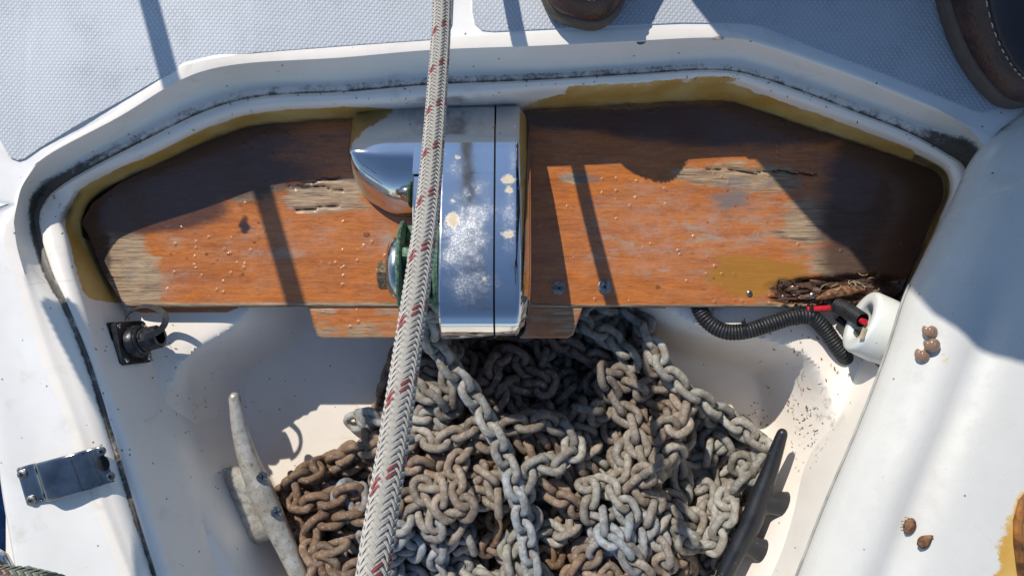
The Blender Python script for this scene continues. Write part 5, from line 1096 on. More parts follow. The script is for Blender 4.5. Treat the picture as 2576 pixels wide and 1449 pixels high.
# ================================================================ CHAIN
d_, P_, Ro_ = .0101, .0214, .0155
def link_mesh(jit=0.0, seg=9):
    rc = Ro_-d_/2; hl = (P_+2*.0098)/2-Ro_; pts = []
    for k in range(9): a = -math.pi/2+math.pi*k/8; pts.append((hl+rc*math.cos(a), rc*math.sin(a)))
    pts.insert(9, (0, rc)); 
    for k in range(9): a = math.pi/2+math.pi*k/8; pts.append((-hl+rc*math.cos(a), rc*math.sin(a)))
    pts.append((0, -rc)); n = len(pts); V = []
    for i, (x, y) in enumerate(pts):
        tx, ty = pts[(i+1) % n][0]-pts[i-1][0], pts[(i+1) % n][1]-pts[i-1][1]; L = math.hypot(tx, ty); nx, ny = ty/L, -tx/L
        r = d_/2*(1+.05*math.sin(i*1.7+jit*6)+(.07 if abs(y+rc) < 1e-6 and abs(x) < 1e-6 else 0))
        V.append([Vector((x+nx*r*math.cos(2*math.pi*k/seg), y+ny*r*math.cos(2*math.pi*k/seg), r*math.sin(2*math.pi*k/seg))) for k in range(seg)])
    return V
LV = [link_mesh(j/6) for j in range(6)]
arr = np.array(CHAIN, float).reshape(-1, 7); nL = len(arr); pos = arr[:, :3]/10000.0; quat = arr[:, 3:]/1000.0
links = []
for i in range(nL):
    x, y, z = pos[i]; links.append([Vector((x, y, z-.2535)), Quaternion(quat[i]).normalized(), i, 0])
def hmap(x, y, r=.018, lst=None):
    m = -.26
    for L in (lst or links):
        if abs(L[0].x-x) < r and abs(L[0].y-y) < r: m = max(m, L[0].z)
    return m
def lay(path, roll0=45, tone=1, tag_=9000, wob=12):
    pts = resample([Vector(p) for p in path], P_*.985); out = []
    for i in range(len(pts)-1):
        a, b = pts[i], pts[i+1]; t = (b-a).normalized(); up = Vector((0, 0, 1)) if abs(t.z) < .9 else Vector((0, 1, 0))
        s_ = t.cross(up).normalized(); w = s_.cross(t); ro = R(roll0+90*(i % 2)+random.uniform(-wob, wob)); n = w*math.cos(ro)+s_*math.sin(ro); y = n.cross(t)
        q = Matrix((t, y, n)).transposed().to_quaternion(); out.append([(a+b)/2, q, tag_+i, tone])
    return out
def drape(px, off=.012, z0=-.15, sub=8):
    """path over the pile: height follows what lies underneath"""
    out = []
    for u, v in catmull(px, sub):
        z = z0
        for _ in range(4):
            p = at(u, v, z); z = max(hmap(p.x, p.y), floor_z(p.x, p.y)+.006)+off
        out.append(at(u, v, z))
    zs = [p.z for p in out]; n = len(zs)
    out2 = []
    for i, p in enumerate(out):
        w = zs[max(0, i-4):i+5]; z = .5*sum(w)/len(w)+.5*max(w); out2.append(z)
    res = []
    px2 = catmull(px, sub)
    for (u, v), z in zip(px2, out2): res.append(at(u, v, z))
    return res
extra = []
# the run coming off the wheel and lying down over the heap
hang_px = [(1093,790,-.055),(1080,822,-.085),(1090,862,-.105),(1128,915,-.118),(1168,965,-.126),(1205,1020,-.130)]
hp = [at(*p) for p in hang_px]
over = drape([(1205,1020),(1240,1085),(1270,1150),(1292,1215),(1308,1280),(1322,1345),(1335,1410),(1340,1480),(1335,1560)], .014)
full = hp[:-1]+[p for p in over]; full = [Vector(p) for p in catmull(full[:5]+full[5::3], 6)]
wheel = [Vector((-.0955, .0215+.040*math.cos(a), -.0655+.040*math.sin(a))) for a in np.linspace(R(35), R(165), 12)]
wheel = [p+Vector((0, 0, 0)) for p in wheel]
run = lay(wheel[:-1]+full, 45, 2, 9000, 6); extra += run
extra += lay(drape([(1480,790),(1530,772),(1590,785),(1630,830),(1650,890),(1690,950),(1745,995),(1810,1035),(1870,1085),(1925,1120),(1900,1180),(1850,1230)], .010), 30, 3, 9200)
_ = (drape([(1285,1005),(1330,1050),(1385,1105),(1440,1140),(1500,1180),(1560,1220),(1610,1270),(1660,1320),(1720,1375),(1780,1440)], .010), 50, 3, 9300)
extra += lay(drape([(885,1065),(925,1052),(985,1060),(1030,1100)], .006), 20, 4, 9400)
extra += lay(drape([(1030,1110),(960,1120),(890,1130),(830,1165),(770,1190),(725,1225),(745,1265),(800,1260),(870,1240),(930,1225)], .006), 35, 5, 9500)
extra += lay(drape([(940,1290),(870,1300),(800,1310),(775,1360),(800,1410),(860,1430),(930,1420)], .006), 35, 5, 9600)
extra += lay(drape([(1120,760),(1200,800),(1300,830),(1420,800),(1500,830),(1560,870),(1600,930)], .006), 35, 5, 9700)
extra += lay(drape([(800,1480),(770,1440),(830,1380),(900,1360)], .006), 15, 5, 9800)
_ = (drape([(1650,960),(1690,1040),(1700,1120),(1720,1200),(1735,1290),(1700,1350)], .010), 45, 3, 9900)
# drop heap links that would poke through the laid runs
keep = []
ex = np.array([list(L[0]) for L in extra])
for L in links:
    dd = ex-np.array(list(L[0])); dist = np.sqrt((dd**2).sum(1)).min()
    if dist > .0125: keep.append(L)
links = keep+extra
def tone(L):
    p, q, i, t = L; k = (CZ-p.z)/F; u = p.x/k+1288; v = 724.5-p.y/k
    rust = Vector((.30, .175, .095)); grey = Vector((.42, .405, .35)); zinc = Vector((.40, .455, .50)); dark = Vector((.13, .095, .075)); pale = Vector((.42, .42, .385))
    n = noise.noise(Vector((i*.045, t*3.3, 1)))*1.3; c = grey.lerp(rust, min(1, max(0, .42+n*1.7)))
    def g(bu, bv, ru, rv): return max(0, min(1, 1.5-math.hypot((u-bu)/ru, (v-bv)/rv)))
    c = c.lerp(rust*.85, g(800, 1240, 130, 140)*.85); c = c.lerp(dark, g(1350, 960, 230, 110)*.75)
    if t < 2: c = c.lerp(zinc, g(1040, 1390, 110, 70)*.95); c = c.lerp(zinc, g(1570, 1350, 90, 60)*.9); c = c.lerp(zinc, g(870, 1260, 40, 60)*.8)
    c = c.lerp(grey*1.05, g(1800, 1180, 180, 200)*.8)
    if t == 2: c = grey.lerp(pale, .7) if v < 1180 else pale.lerp(zinc, .55)
    if t == 3: c = grey.lerp(pale, .35)
    if t == 4: c = pale.lerp(zinc, .3)
    if t == 5: c = c.lerp(rust*.85, .6) if u < 1000 else c.lerp(grey, .6)
    f = random.uniform(.74, 1.24); return tuple(c*f)
# what of the heap the photo shows: a small depth picture from the camera
best = {}
for li, L in enumerate(links):
    M_ = L[1].to_matrix(); area = 0
    for row in LV[0][::2]:
        for p in row[::3]:
            w = L[0]+M_ @ p; k = (CZ-w.z)/F; uu, vv = w.x/k+1288, 724.5-w.y/k
            if 0 < uu < 2576 and 0 < vv < 1449:
                key = (int(uu/9), int(vv/9))
                if key not in best or best[key][0] < w.z: best[key] = (w.z, li)
cnt = {}
for z, li in best.values(): cnt[li] = cnt.get(li, 0)+1
order = sorted(range(len(links)), key=lambda i: -(cnt.get(i, 0)+(30 if links[i][3] == 2 and cnt.get(i, 0) > 0 else 0)))
top100 = set(order[:100])
chain = thing('anchor_chain', 'rusty galvanised anchor chain running off the windlass and heaped on the locker floor', 'chain', at(1300, 1200, -.25))
rest = MB()
for li, L in enumerate(links):
    if li not in top100 and cnt.get(li, 0) == 0 and L[0].z < -.20 and L[0].y > -.37 and random.random() < 0: continue
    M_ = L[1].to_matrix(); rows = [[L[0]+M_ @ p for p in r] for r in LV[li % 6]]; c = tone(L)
    mb = MB() if li in top100 else rest
    b = mb.grid(rows, closeu=True, closev=True, atts={'tint': [[c]*len(r) for r in rows]})
    if li in top100: mb.build('link', 'chain_metal', chain, recalc=False, angle=180)
rs = rest.build('link_heap', 'chain_metal', chain, recalc=False, angle=180); tag(rs, kind='stuff')

# ================================================================ ROPES
def braid(name, path, rad, pairs, pitch, tones, red, mat_, parent=None, sstep=.0015, yw=2, capend=True):
    path = resample(path, sstep); n = len(path); mb = MB(); N_ = pairs
    t0 = (path[1]-path[0]).normalized(); u = Vector((1, 0, 0)); fr = []
    for i, p in enumerate(path):
        t = (path[min(i+1, n-1)]-path[max(i-1, 0)]).normalized(); u = (u-t*u.dot(t)).normalized(); fr.append((p, u.copy(), t.cross(u), t))
    slope = math.atan2(2*math.pi*rad, pitch); w = rad*math.pi/N_*math.cos(slope)*.56    # half width of one yarn pair
    for hand in (1, -1):
        for k in range(N_):
            col = red if (k in (0, 1) and hand > 0) else tones
            for yy in range(yw):
                rows = []; off = (yy-(yw-1)/2)*w*.98; at1 = []; at2 = []
                cj = random.uniform(.9, 1.08); cc = tuple(min(1, x*cj) for x in col); 
                for i, (p, a, b, t) in enumerate(fr):
                    s_ = i*sstep; th = hand*2*math.pi*s_/pitch+2*math.pi*k/N_
                    # crossings happen every pitch/(2N); a strand goes over two, under two
                    jx = s_*2*N_/pitch; ph = (jx+2*k-.5) if hand > 0 else (2*k-jx-2.5)
                    h = rad*(.90+.075*math.tanh(1.8*math.cos(math.pi/2*ph))/.95)
                    er = a*math.cos(th)+b*math.sin(th); et = -a*math.sin(th)+b*math.cos(th)
                    dl = (et*(hand*2*math.pi*rad/pitch)+t).normalized(); sd = dl.cross(er).normalized()
                    c = p+er*h+sd*off*1.0
                    rows.append([c+sd*math.cos(2*math.pi*m/6)*w*.52+er*math.sin(2*math.pi*m/6)*w*.50 for m in range(6)])
                    at1.append([cc]*6); at2.append([m/6 for m in range(6)])
                mb.grid(rows, closev=True, atts={'tint': at1, 'yarn': at2})
    core = mb.tube([f[0] for f in fr[::3]], rad*.89, 12)
    for i in range(core, len(mb.v)): mb.a['tint'][i] = (.34, .32, .28); mb.a['yarn'][i] = .2
    return mb.build(name, mat_, parent, recalc=False, angle=180)
def rp(u, v, z): return at(u, v, z)
rpath = [Vector((-.075, .95, .012)), Vector((-.068, .62, .045)), Vector((-.064, .371, .110)), at(1112, -8, .178), at(1098, 250, .248), at(1077, 505, .318), at(1047, 730, .367), at(992, 1100, .424), at(938, 1449, .468), Vector((-.058, -.30, .62)), Vector((-.055, -.5, .75))]
rope = braid('mooring_rope', [Vector(p) for p in catmull(rpath, 14)], .0073, 12, .046, (.55, .52, .47), (.34, .075, .08), 'rope_fibre')
tag(rope, 'thick off-white braided rope with red flecks, stretched across in front of the windlass', 'rope')
gp = [at(-260, 1470, .05), at(-120, 1452, .055), at(0, 1452, .055), at(90, 1462, .05), at(180, 1492, .04), at(260, 1570, .03), at(300, 1700, .02)]
r2 = braid('mooring_rope', [Vector(p) for p in catmull(gp, 12)], .0115, 12, .072, (.20, .22, .165), (.22, .06, .05), 'rope_green')
tag(r2, 'green grey braided rope curving over the rail in the lower left corner', 'rope')
mb = MB(); c = at(2, 1412, .02); mb.tube([c+Vector((-.03, .010, -.01)), c+Vector((-.008, .009, 0)), c+Vector((.002, .004, .001)), c+Vector((.008, -.008, 0)), c+Vector((.008, -.03, -.01))], .006, 12)
tag(mb.build('steel_ring', 'steel'), 'polished steel loop behind the green grey rope in the lower left corner', 'ring')

# ================================================================ CLEATS
def cleat(name, label, mat_, bar, legs, foot, z, holes=None):
    """bar: (u, v, z, half width) points; legs: chains of (u, v, z, r); foot: outline hugging the wall"""
    t = thing(name, label, 'cleat', at(bar[len(bar)//2][0], bar[len(bar)//2][1], z)); mb = MB()
    bp = catmull([list(at(b[0], b[1], b[2]))+[b[3]] for b in bar], 8)
    pts = [Vector(p[:3]) for p in bp]; rr = [p[3] for p in bp]; n = len(pts)
    mb.tube(pts, lambda x: rr[min(n-1, int(round(x*(n-1))))], 16, ell=(.92, 1.05))
    mb.ball(pts[0], (rr[0],)*3); mb.ball(pts[-1], (rr[-1],)*3)
    for L in legs:
        lp = catmull([list(at(b[0], b[1], b[2]))+[b[3]] for b in L], 6); q = [Vector(p[:3]) for p in lp]; r_ = [p[3] for p in lp]; m = len(q)
        mb.tube(q, lambda x: r_[min(m-1, int(round(x*(m-1))))], 14, ell=(.75, 1.15))
    if foot:
        rows = [[at(u, v, zz) for u, v in pts_] for zz, pts_ in foot]; b = mb.grid(rows, closev=True); k_ = len(rows[0])
        mb.face(*[b+i for i in range(k_)]); mb.face(*[b+(len(rows)-1)*k_+i for i in range(k_)])
    o = mb.build('cleat_body', mat_, t, angle=180)
    m = o.modifiers.new('fuse', 'REMESH'); m.mode = 'VOXEL'; m.voxel_size = .0013; m.use_smooth_shade = True
    m = o.modifiers.new('soften', 'SMOOTH'); m.factor = .5; m.iterations = 5
    for hx in holes or []:
        q = Matrix.Translation(at(hx[0], hx[1], hx[2])) @ Vector(hx[3]).to_track_quat('Z', 'Y').to_matrix().to_4x4()
        s_ = MB(); s_.lathe([(.0066,-.003),(.0066,.0004),(.0058,.0006),(.0054,-.0006),(.003,-.0002),(.0001,0)], q, 20); s_.cur = 1
        s_.prism([(-.0035,-.0007),(.0035,-.0007),(.0035,.0007),(-.0035,.0007)], -.001, .0004, q); s_.prism([(-.0007,-.0035),(.0007,-.0035),(.0007,.0035),(-.0007,.0035)], -.001, .0005, q)
        s_.build('bolt', ['dull_steel', 'dark_gap'], t)
    return t
cleat('mooring_cleat', 'worn whitish galvanised cleat on the left locker wall, beside the heap of chain', 'galvanised',
      [(590,1000,-.148,.0068),(603,1080,-.151,.0092),(628,1165,-.153,.0120),(660,1240,-.153,.0142),(690,1310,-.153,.0135),(722,1380,-.152,.0118),(758,1460,-.150,.0100),(785,1530,-.148,.0078)],
      [[(648,1222,-.160,.016),(615,1210,-.172,.014),(582,1200,-.188,.0125)],[(655,1245,-.162,.016),(622,1240,-.174,.014),(592,1232,-.188,.0125)],[(665,1270,-.162,.016),(632,1270,-.174,.014),(606,1270,-.188,.0125)],
       [(672,1295,-.162,.016),(644,1300,-.174,.014),(618,1305,-.188,.0125)],[(680,1318,-.160,.016),(655,1332,-.172,.014),(634,1344,-.188,.0130)]],
      [(-.205, [(546,1188),(556,1178),(585,1170),(604,1180),(618,1212),(646,1275),(666,1335),(668,1358),(656,1370),(634,1378),(622,1372),(604,1340),(572,1270)]),
       (-.186, [(549,1188),(560,1179),(582,1174),(600,1184),(618,1217),(646,1280),(664,1336),(664,1354),(652,1366),(634,1372),(624,1366),(606,1336),(576,1266)])], -.19,
      [(660,1200,-.1405,(.55,.10,.80)),(696,1288,-.1400,(.55,.10,.80))])
cleat('mooring_cleat', 'black nylon cleat on the right side of the locker, against the heap of chain', 'cleat_black',
      [(1968,1090,-.150,.0064),(1955,1128,-.152,.0080),(1938,1180,-.154,.0094),(1914,1245,-.155,.0115),(1888,1315,-.155,.0128),(1858,1375,-.154,.0115),(1830,1430,-.153,.0102),(1800,1500,-.151,.0085),(1780,1550,-.150,.0065)],
      [[(1912,1262,-.156,.014),(1940,1265,-.157,.0120),(1966,1268,-.160,.0135),(1978,1270,-.166,.0150)],[(1868,1362,-.156,.014),(1894,1374,-.157,.0120),(1918,1386,-.160,.0135),(1928,1391,-.166,.0150)]],
      None, -.17)

# ================================================================ SMALL FITTINGS
# socket with its loose strap
cn = thing('power_socket', 'black screw-on power socket with a loose strap on the left wall of the locker', 'socket', at(305, 870, -.15))
c1, c2, c4 = at(267, 826, -.082), at(332, 822, -.116), at(292, 926, -.082)
ex_ = (c2-c1).normalized(); ey_ = (c1-c4); ey_ = (ey_-ex_*ey_.dot(ex_)).normalized(); ez_ = ex_.cross(ey_)
cc = (at(357, 908, -.116)+c1)/2+ez_*.013
MS = Matrix((ex_, ey_, ez_)).transposed().to_4x4(); MS.translation = cc
hx, hy = .0215, .0240
mb = MB(); mb.prism([(-hx+.003,-hy),(hx-.003,-hy),(hx,-hy+.003),(hx,hy-.003),(hx-.003,hy),(-hx+.003,hy),(-hx,hy-.003),(-hx,-hy+.003)], -.006, .002, MS, bev=.0008)
mb.prism([(-hx-.0015,-hy-.0015),(hx+.0015,-hy-.0015),(hx+.0015,hy+.0015),(-hx-.0015,hy+.0015)], -.009, -.006, MS); mb.build('flange', 'black_plastic', cn)
tiltM = MS @ Matrix.Rotation(R(10), 4, 'Y')
mb = MB(); mb.lathe([(.0185,.0015),(.0185,.009),(.0172,.011),(.0165,.0112),(.0165,.013),(.0150,.0145)], tiltM, 36); mb.build('collar', 'black_plastic', cn)
mb = MB(); rows = []
for r_, z_ in [(.0135,.012),(.0135,.016),(.0128,.0175),(.0122,.034),(.0118,.0345),(.0088,.0345),(.0085,.020),(.0001,.0198)]:
    rows.append([tiltM @ Vector(((r_*(1+.035*math.cos(8*a) if r_ > .012 else r_))*math.cos(a) if False else r_*(1+(.05*math.copysign(1, math.sin(4*a)) if r_ > .0115 and z_ > .016 else 0))*math.cos(a), r_*(1+(.05*math.copysign(1, math.sin(4*a)) if r_ > .0115 and z_ > .016 else 0))*math.sin(a), z_)) for a in np.linspace(0, 2*math.pi, 49)[:-1]])
mb.grid(rows, closev=True); mb.build('socket_barrel', 'black_plastic', cn, angle=25)
for sx, sy in ((-.0165,.019),(.0165,-.019),(-.0155,-.019),(.0165,.019)):
    p = MS @ Vector((sx, sy, .002)); q = Matrix.Translation(p) @ MS.to_3x3().to_4x4(); s_ = MB(); s_.lathe([(.0031,0),(.003,.0012),(.002,.0019),(.0001,.0021)], q, 16); s_.cur = 1
    s_.prism([(-.0018,-.0003),(.0018,-.0003),(.0018,.0003),(-.0018,.0003)], .0008, .0022, q); s_.prism([(-.0003,-.0018),(.0003,-.0018),(.0003,.0018),(-.0003,.0018)], .0008, .0023, q); s_.build('screw', ['steel', 'dark_gap'], cn)
sp_ = [(316,822,-.092),(314,805,-.095),(328,785,-.092),(357,772,-.094),(392,776,-.090),(416,796,-.084),(414,815,-.080),(400,832,-.076),(376,844,-.072),(358,848,-.070)]
pp = [Vector(p) for p in catmull([at(*p) for p in sp_], 8)]; mb = MB(); rows = []
for i, p in enumerate(pp):
    t = (pp[min(i+1, len(pp)-1)]-pp[max(0, i-1)]).normalized(); tw = .25+1.25*(i/len(pp)); up = Vector((0, 0, 1)); s1 = t.cross(up).normalized(); w1 = s1.cross(t); a = up*0+w1*math.cos(tw*1.1)+s1*math.sin(tw*1.1); b_ = t.cross(a)
    rows.append([p+a*x*.0034+b_*y*.0005 for x, y in ((-1,-1),(1,-1),(1,1),(-1,1))])
mb.grid(rows, closev=True); mb.build('cap_strap', 'black_rubber', cn)
# brown blob of foam by the board end
# striker strap on the left rail
sk = thing('strap_plate', 'polished stainless bridge plate held by four screws on the left rail', 'plate', at(165, 1195, -.032))
A0, B0, C0, D0 = at(40,1177,-.032), at(255,1120,-.030), at(291,1210,-.030), at(69,1274,-.032)
mb = MB(); rows = []; salt = []
LZ = [(0,.0),(.02,.0006),(.10,.0008),(.20,.0012),(.235,.003),(.27,.0080),(.30,.0108),(.34,.0118),(.45,.0124),(.60,.0122),(.72,.0112),(.80,.0085),(.84,.006),(.88,.0050),(.94,.0046),(1.0,.0042)]
for s_, z_ in [tuple(p) for p in catmull(LZ, 3)]:
    a = A0.lerp(B0, s_); b = D0.lerp(C0, s_); r = []
    for t in (0, .03, .06, .2, .5, .8, .94, .97, 1):
        e = .004 if s_ < .02 or s_ > .985 else 0
        edge_ = (1-abs(2*t-1)); dz = -.0012 if t in (0, 1) else (-.0003 if t in (.03, .97) else 0)
        p = a.lerp(b, .5+(t-.5)*(1-e*8)); r.append(p+Vector((0, 0, z_+dz)))
    p0 = r[0]+Vector((0, 0, -.0016)); p1 = r[-1]+Vector((0, 0, -.0016)); rows.append([p0]+r+[p1])
mb.grid(rows, closev=True); b_ = len(rows[0]); mb.face(*range(b_)); mb.face(*[len(mb.v)-b_+i for i in range(b_)]); mb.build('plate', 'steel_dark_reflect', sk, angle=35)
for (u, v, z) in [(57,1192,-.0298),(79,1257,-.0298),(257,1134,-.0235),(280,1197,-.0242)]: screw(u, v, z-.0015, .0058 if u < 200 else .0052, sk, False)
mb = MB(); q = Matrix.Translation(at(258, 1166, -.0244)) @ Matrix.Rotation(R(20), 4, 'Z') @ Matrix.Scale(1.45, 4, (0, 1, 0)); mb.lathe([(.0056,-.003),(.0056,.0002),(.0001,.00025)], q, 28); mb.build('keyhole', 'dark_gap', sk)
# thumb-shaped white ring fitting on the right wall with its cables
wr = thing('cable_gland', 'thick white plastic ring fitting in the right corner of the locker, cables going into it', 'fitting', at(2200, 825, -.10))
ax = Vector((.90, -.42, .02)).normalized(); fc = at(2163, 806, -.068); q = Matrix.Translation(fc) @ ax.to_track_quat('Z', 'Y').to_matrix().to_4x4()
mb = MB(); mb.lathe([(.0205,.030),(.0205,.004),(.0225,.0008),(.026,0),(.0315,.0),(.0345,.0012),(.0358,.0045),(.0362,.028),(.0350,.0285),(.0350,.044),(.030,.046)], q, 56, cap=False); mb.build('ring', 'white_plastic', wr, angle=50)
mb = MB(); mb.lathe([(.0206,.022),(.0001,.0221)], q, 32, cap=False); mb.build('hollow', 'dark_gap', wr)
mb = MB(); mb.lathe([(.0368,.040),(.0376,.044),(.0368,.048),(.034,.048)], q, 56); mb.build('sealant_bead', 'black_rubber', wr)
mb = MB(); c_ = at(2172, 838, -.0400); mb.tube([c_+Vector((-.002,-.006,0)), c_+Vector((.002,.005,.0005))], .0032, 12, ell=(.6, 1)); mb.build('drain_plug', 'pale_fibre', wr)
def conduit(path, rad, parent, name='conduit', pitch=.0036):
    pts = resample([Vector(p) for p in catmull(path, 12)], pitch/6); n = len(pts); rows = []; u = Vector((0, 0, 1))
    mb = MB()
    for i, p in enumerate(pts):
        t = (pts[min(i+1, n-1)]-pts[max(0, i-1)]).normalized(); u = (u-t*u.dot(t)).normalized(); w = t.cross(u); ph = i % 6
        r = rad*(1.0 if ph in (1, 2, 3) else (.97 if ph in (0, 4) else .84)); rows.append([p+(u*math.cos(2*math.pi*k/18)+w*math.sin(2*math.pi*k/18))*r for k in range(18)])
    mb.grid(rows, closev=True); return mb.build(name, 'black_rubber', parent, angle=50)
cb = thing('cable_conduit', 'black ribbed conduit snaking below the rotten end of the board', 'cable', at(1950, 820, -.15))
conduit([at(1752,745,-.128), at(1760,778,-.125), at(1784,812,-.121), at(1825,834,-.119), at(1880,832,-.118), at(1940,814,-.117), at(2000,797,-.116), at(2040,797,-.115), at(2072,825,-.116), at(2098,862,-.118), at(2120,890,-.124), at(2130,905,-.138)], .0094, cb)
mb = MB(); mb.tube([at(2030,779,-.112), at(2060,777,-.110), at(2105,774,-.118), at(2120,778,-.117)], .0036, 12); mb.build('red_wire', 'red_plastic', cb)
conduit([at(2106,768,-.108), at(2134,782,-.092), at(2170,806,-.070)], .0088, cb)
mb = MB(); mb.tube([at(2108,800,-.128), at(2128,818,-.122), at(2148,836,-.092), at(2172,846,-.066)], .0042, 12); mb.build('black_wire', 'black_plastic', cb)
mb = MB(); mb.tube([at(2158,804,-.080), at(2176,810,-.062)], .0034, 10); mb.build('red_wire', 'red_plastic', cb)
for (u, v, z, a) in [(1870,832,-.1182,-.1),(2040,797,-.1152,-.5)]:
    q = Matrix.Translation(at(u, v, z)) @ Vector((math.cos(a), math.sin(a), .02)).to_track_quat('Z', 'Y').to_matrix().to_4x4(); mb = MB(); mb.lathe([(.0088,-.0015),(.0103,-.0015),(.0103,.0015),(.0088,.0015)], q, 24, cap=False)
    p = at(u, v-18, z+.006); mb.prism([(-.0022,-.0022),(.0022,-.0022),(.0022,.003),(-.0022,.003)], -.001, .0025, Matrix.Translation(p)); mb.tube([p, p+Vector((.001, .006, .002))], .0008, 6); mb.build('cable_tie', 'black_plastic', cb)

# ================================================================ ON THE LID
SN = [(2335,832,16,'small brown snail on the lid, topmost of the cluster of three'),(2340,865,17,'brown striped snail in the middle of the cluster of three on the lid'),(2316,892,16,'small brown snail on the lid, lowest of the cluster of three')]
for u, v, r, lab in SN:
    c = on_lid(u, v); kk = (CZ-c.z)/F; r *= kk*1.3; mb = MB(); rows = []; yr = []
    a0 = random.uniform(2.2, 3.6)
    for i in range(46):
        t = i/45; a = a0+t*4.2*math.pi; rr_ = r*.62*(1-t)**.9; tr = r*.56*(1-t*.82); ce = c+Vector((math.cos(a)*rr_*.75, math.sin(a)*rr_*.75, r*.45+t*r*.62))
        er = Vector((math.cos(a), math.sin(a), 0)); rows.append([ce+er*math.cos(2*math.pi*k_/12)*tr+Vector((0, 0, 1))*math.sin(2*math.pi*k_/12)*tr for k_ in range(12)]); yr.append([abs(math.sin(math.pi*k_/12+.5))*.9 for k_ in range(12)])
    b = mb.grid(rows, closev=True, atts={'yarn': yr}); mb.face(*[b+i for i in range(12)]); mb.face(*[b+45*12+i for i in range(12)])
    tag(mb.build('snail', 'snail_shell', angle=180), lab, 'snail')
c = on_lid(2281, 1318); bug = thing('dry_husk', 'curled dry insect husk with thin legs on the white lid', 'husk', c)
mb = MB(); mb.ball(c+Vector((0, 0, .0055)), (.0058, .0082, .0038), Matrix.Rotation(R(-25), 4, 'Z')); mb.build('husk_body', 'dry_leaf', bug)
mb = MB()
for i in range(4):
    a = 1.9+i*.66+random.uniform(-.2, .2); mb.tube([c+Vector((math.cos(a)*.004, math.sin(a)*.005, .0055)), c+Vector((math.cos(a)*.0068, math.sin(a)*.0085, .0080)), c+Vector((math.cos(a+.3)*.0078, math.sin(a+.3)*.0092, .0035))], .00035, 5)
mb.build('husk_legs', 'dry_leaf', bug)
c = on_lid(2321, 1356); mb = MB(); rows = []
for i in range(9):
    t = i/8; w = math.sin(math.pi*(.08+.9*t)**.8)*.0062; p = c+Vector((-.007+.0135*t, -.005+.0105*t, .006)); s1 = Vector((-.61, .79, 0)); rows.append([p+s1*w*x+Vector((0, 0, .0022*(1-abs(x))-.0005)) for x in (-1, -.5, 0, .5, 1)])
mb.grid(rows); o = mb.build('seed_scale', 'dry_leaf', angle=180); m = o.modifiers.new('thickness', 'SOLIDIFY'); m.thickness = .0012; tag(o, 'flat brown leaf scale on the white lid, just below the insect husk', 'leaf scale')
# dark grab hole edge at the lower corner of the lid
mb = MB(); e_ = [(2600,1235),(2572,1262),(2560,1310),(2560,1370),(2568,1430),(2580,1500)]
mb.tube([on_lid(u, v)+Vector((0, 0, .001)) for u, v in e_], .0045, 10); mb.build('glue_rim', 'brown_foam', lid)

# ================================================================ LITTER
def litter(name, n, gen, mat_, ln, th, label, cat):
    mb = MB()
    for i in range(n):
        c = gen()
        if c is None: continue
        a = random.uniform(0, 6.28); L = random.uniform(*ln); b = random.uniform(-2.5, 2.5); L2 = Vector((math.cos(a), math.sin(a), 0))*L; s1 = Vector((-L2.y, L2.x, 0))*b*.12
        mb.tube([c-L2*.5, c+s1, c+L2*.5+Vector((0, 0, random.uniform(0, .0015)))], random.uniform(*th), 4, ell=(.5, 1))
    o = mb.build(name, mat_); tag(o, label, cat, kind='stuff'); return o
def gfloor(bl):
    def f():
        u0, v0, su, sv = random.choice(bl); u, v = random.gauss(u0, su), random.gauss(v0, sv); z = -.2
        for _ in range(3): p = at(u, v, z); z = floor_z(p.x, p.y)
        return at(u, v, z+.0008)
    return f
litter('leaf_litter', 150, gfloor([(1985,1010,30,22),(1990,1055,28,20),(1940,1070,34,20),(1900,1040,60,30),(2080,900,70,40),(2000,950,70,50),(2000,1100,40,30),(1960,1075,20,14)]), 'dry_leaf', (.0005,.0055), (.00015,.0009), 'brown crumbs of leaf and bark scattered on the right of the locker floor', 'leaf litter')
litter('dirt_crumbs', 70, gfloor([(420,900,30,40),(480,1010,50,40),(560,980,40,20),(380,860,40,20),(620,960,70,30),(2150,860,40,40),(500,1100,80,80)]), 'dark_gap', (.0008,.003), (.0002,.0006), 'dark crumbs of dirt on the left shelf and walls of the locker', 'dirt')
def grim():
    j = random.randrange(20, NC-50); k = random.choice([2, 3, 3, 4, 5]); a, b = Vector(rails[k][j]), Vector(rails[k+1][j]) if k < 5 else Vector(rails[k][j]); p = a.lerp(b, random.random()); return p+Vector((0, 0, .0012))
litter('gutter_debris', 90, grim, 'dark_gap', (.0006,.003), (.0002,.0005), 'dark flecks and twigs lying in the rim gutter around the locker', 'debris')
# chips in the gelcoat edge
def chip(pts, z, nm='gelcoat_chip'):
    m_ = MB(); P = [at(u, v, z).xy for u, v in pts]; A_ = sum(a.x*b.y-b.x*a.y for a, b in zip(P, P[1:]+P[:1])); m_.prism(P if A_ > 0 else P[::-1], z-.001, z, bev=.0002); return m_
MAT['chip'] = simple('chip', (.26, .235, .18), .8, 0, .3, 150)
for pts, z, lab in [([(1792,98),(1800,93),(1810,92),(1822,98),(1814,101),(1800,101)],-.0008,'triangular dark chip in the white edge above the right of the board'), ([(1866,121),(1874,118),(1880,123),(1897,122),(1893,126),(1882,131),(1872,130),(1865,126)],-.0006,None)]:
    if lab: tag(chip(pts, z+.0006).build('gelcoat_chip', 'chip'), lab, 'chip')
tag(chip([(1601,106),(1606,103),(1616,104),(1625,107),(1618,112),(1609,113),(1603,110)], -.0030).build('gelcoat_chip', 'chip'), 'rounded brownish chip below the white edge, between the shoe shadow and the lit gap', 'chip')

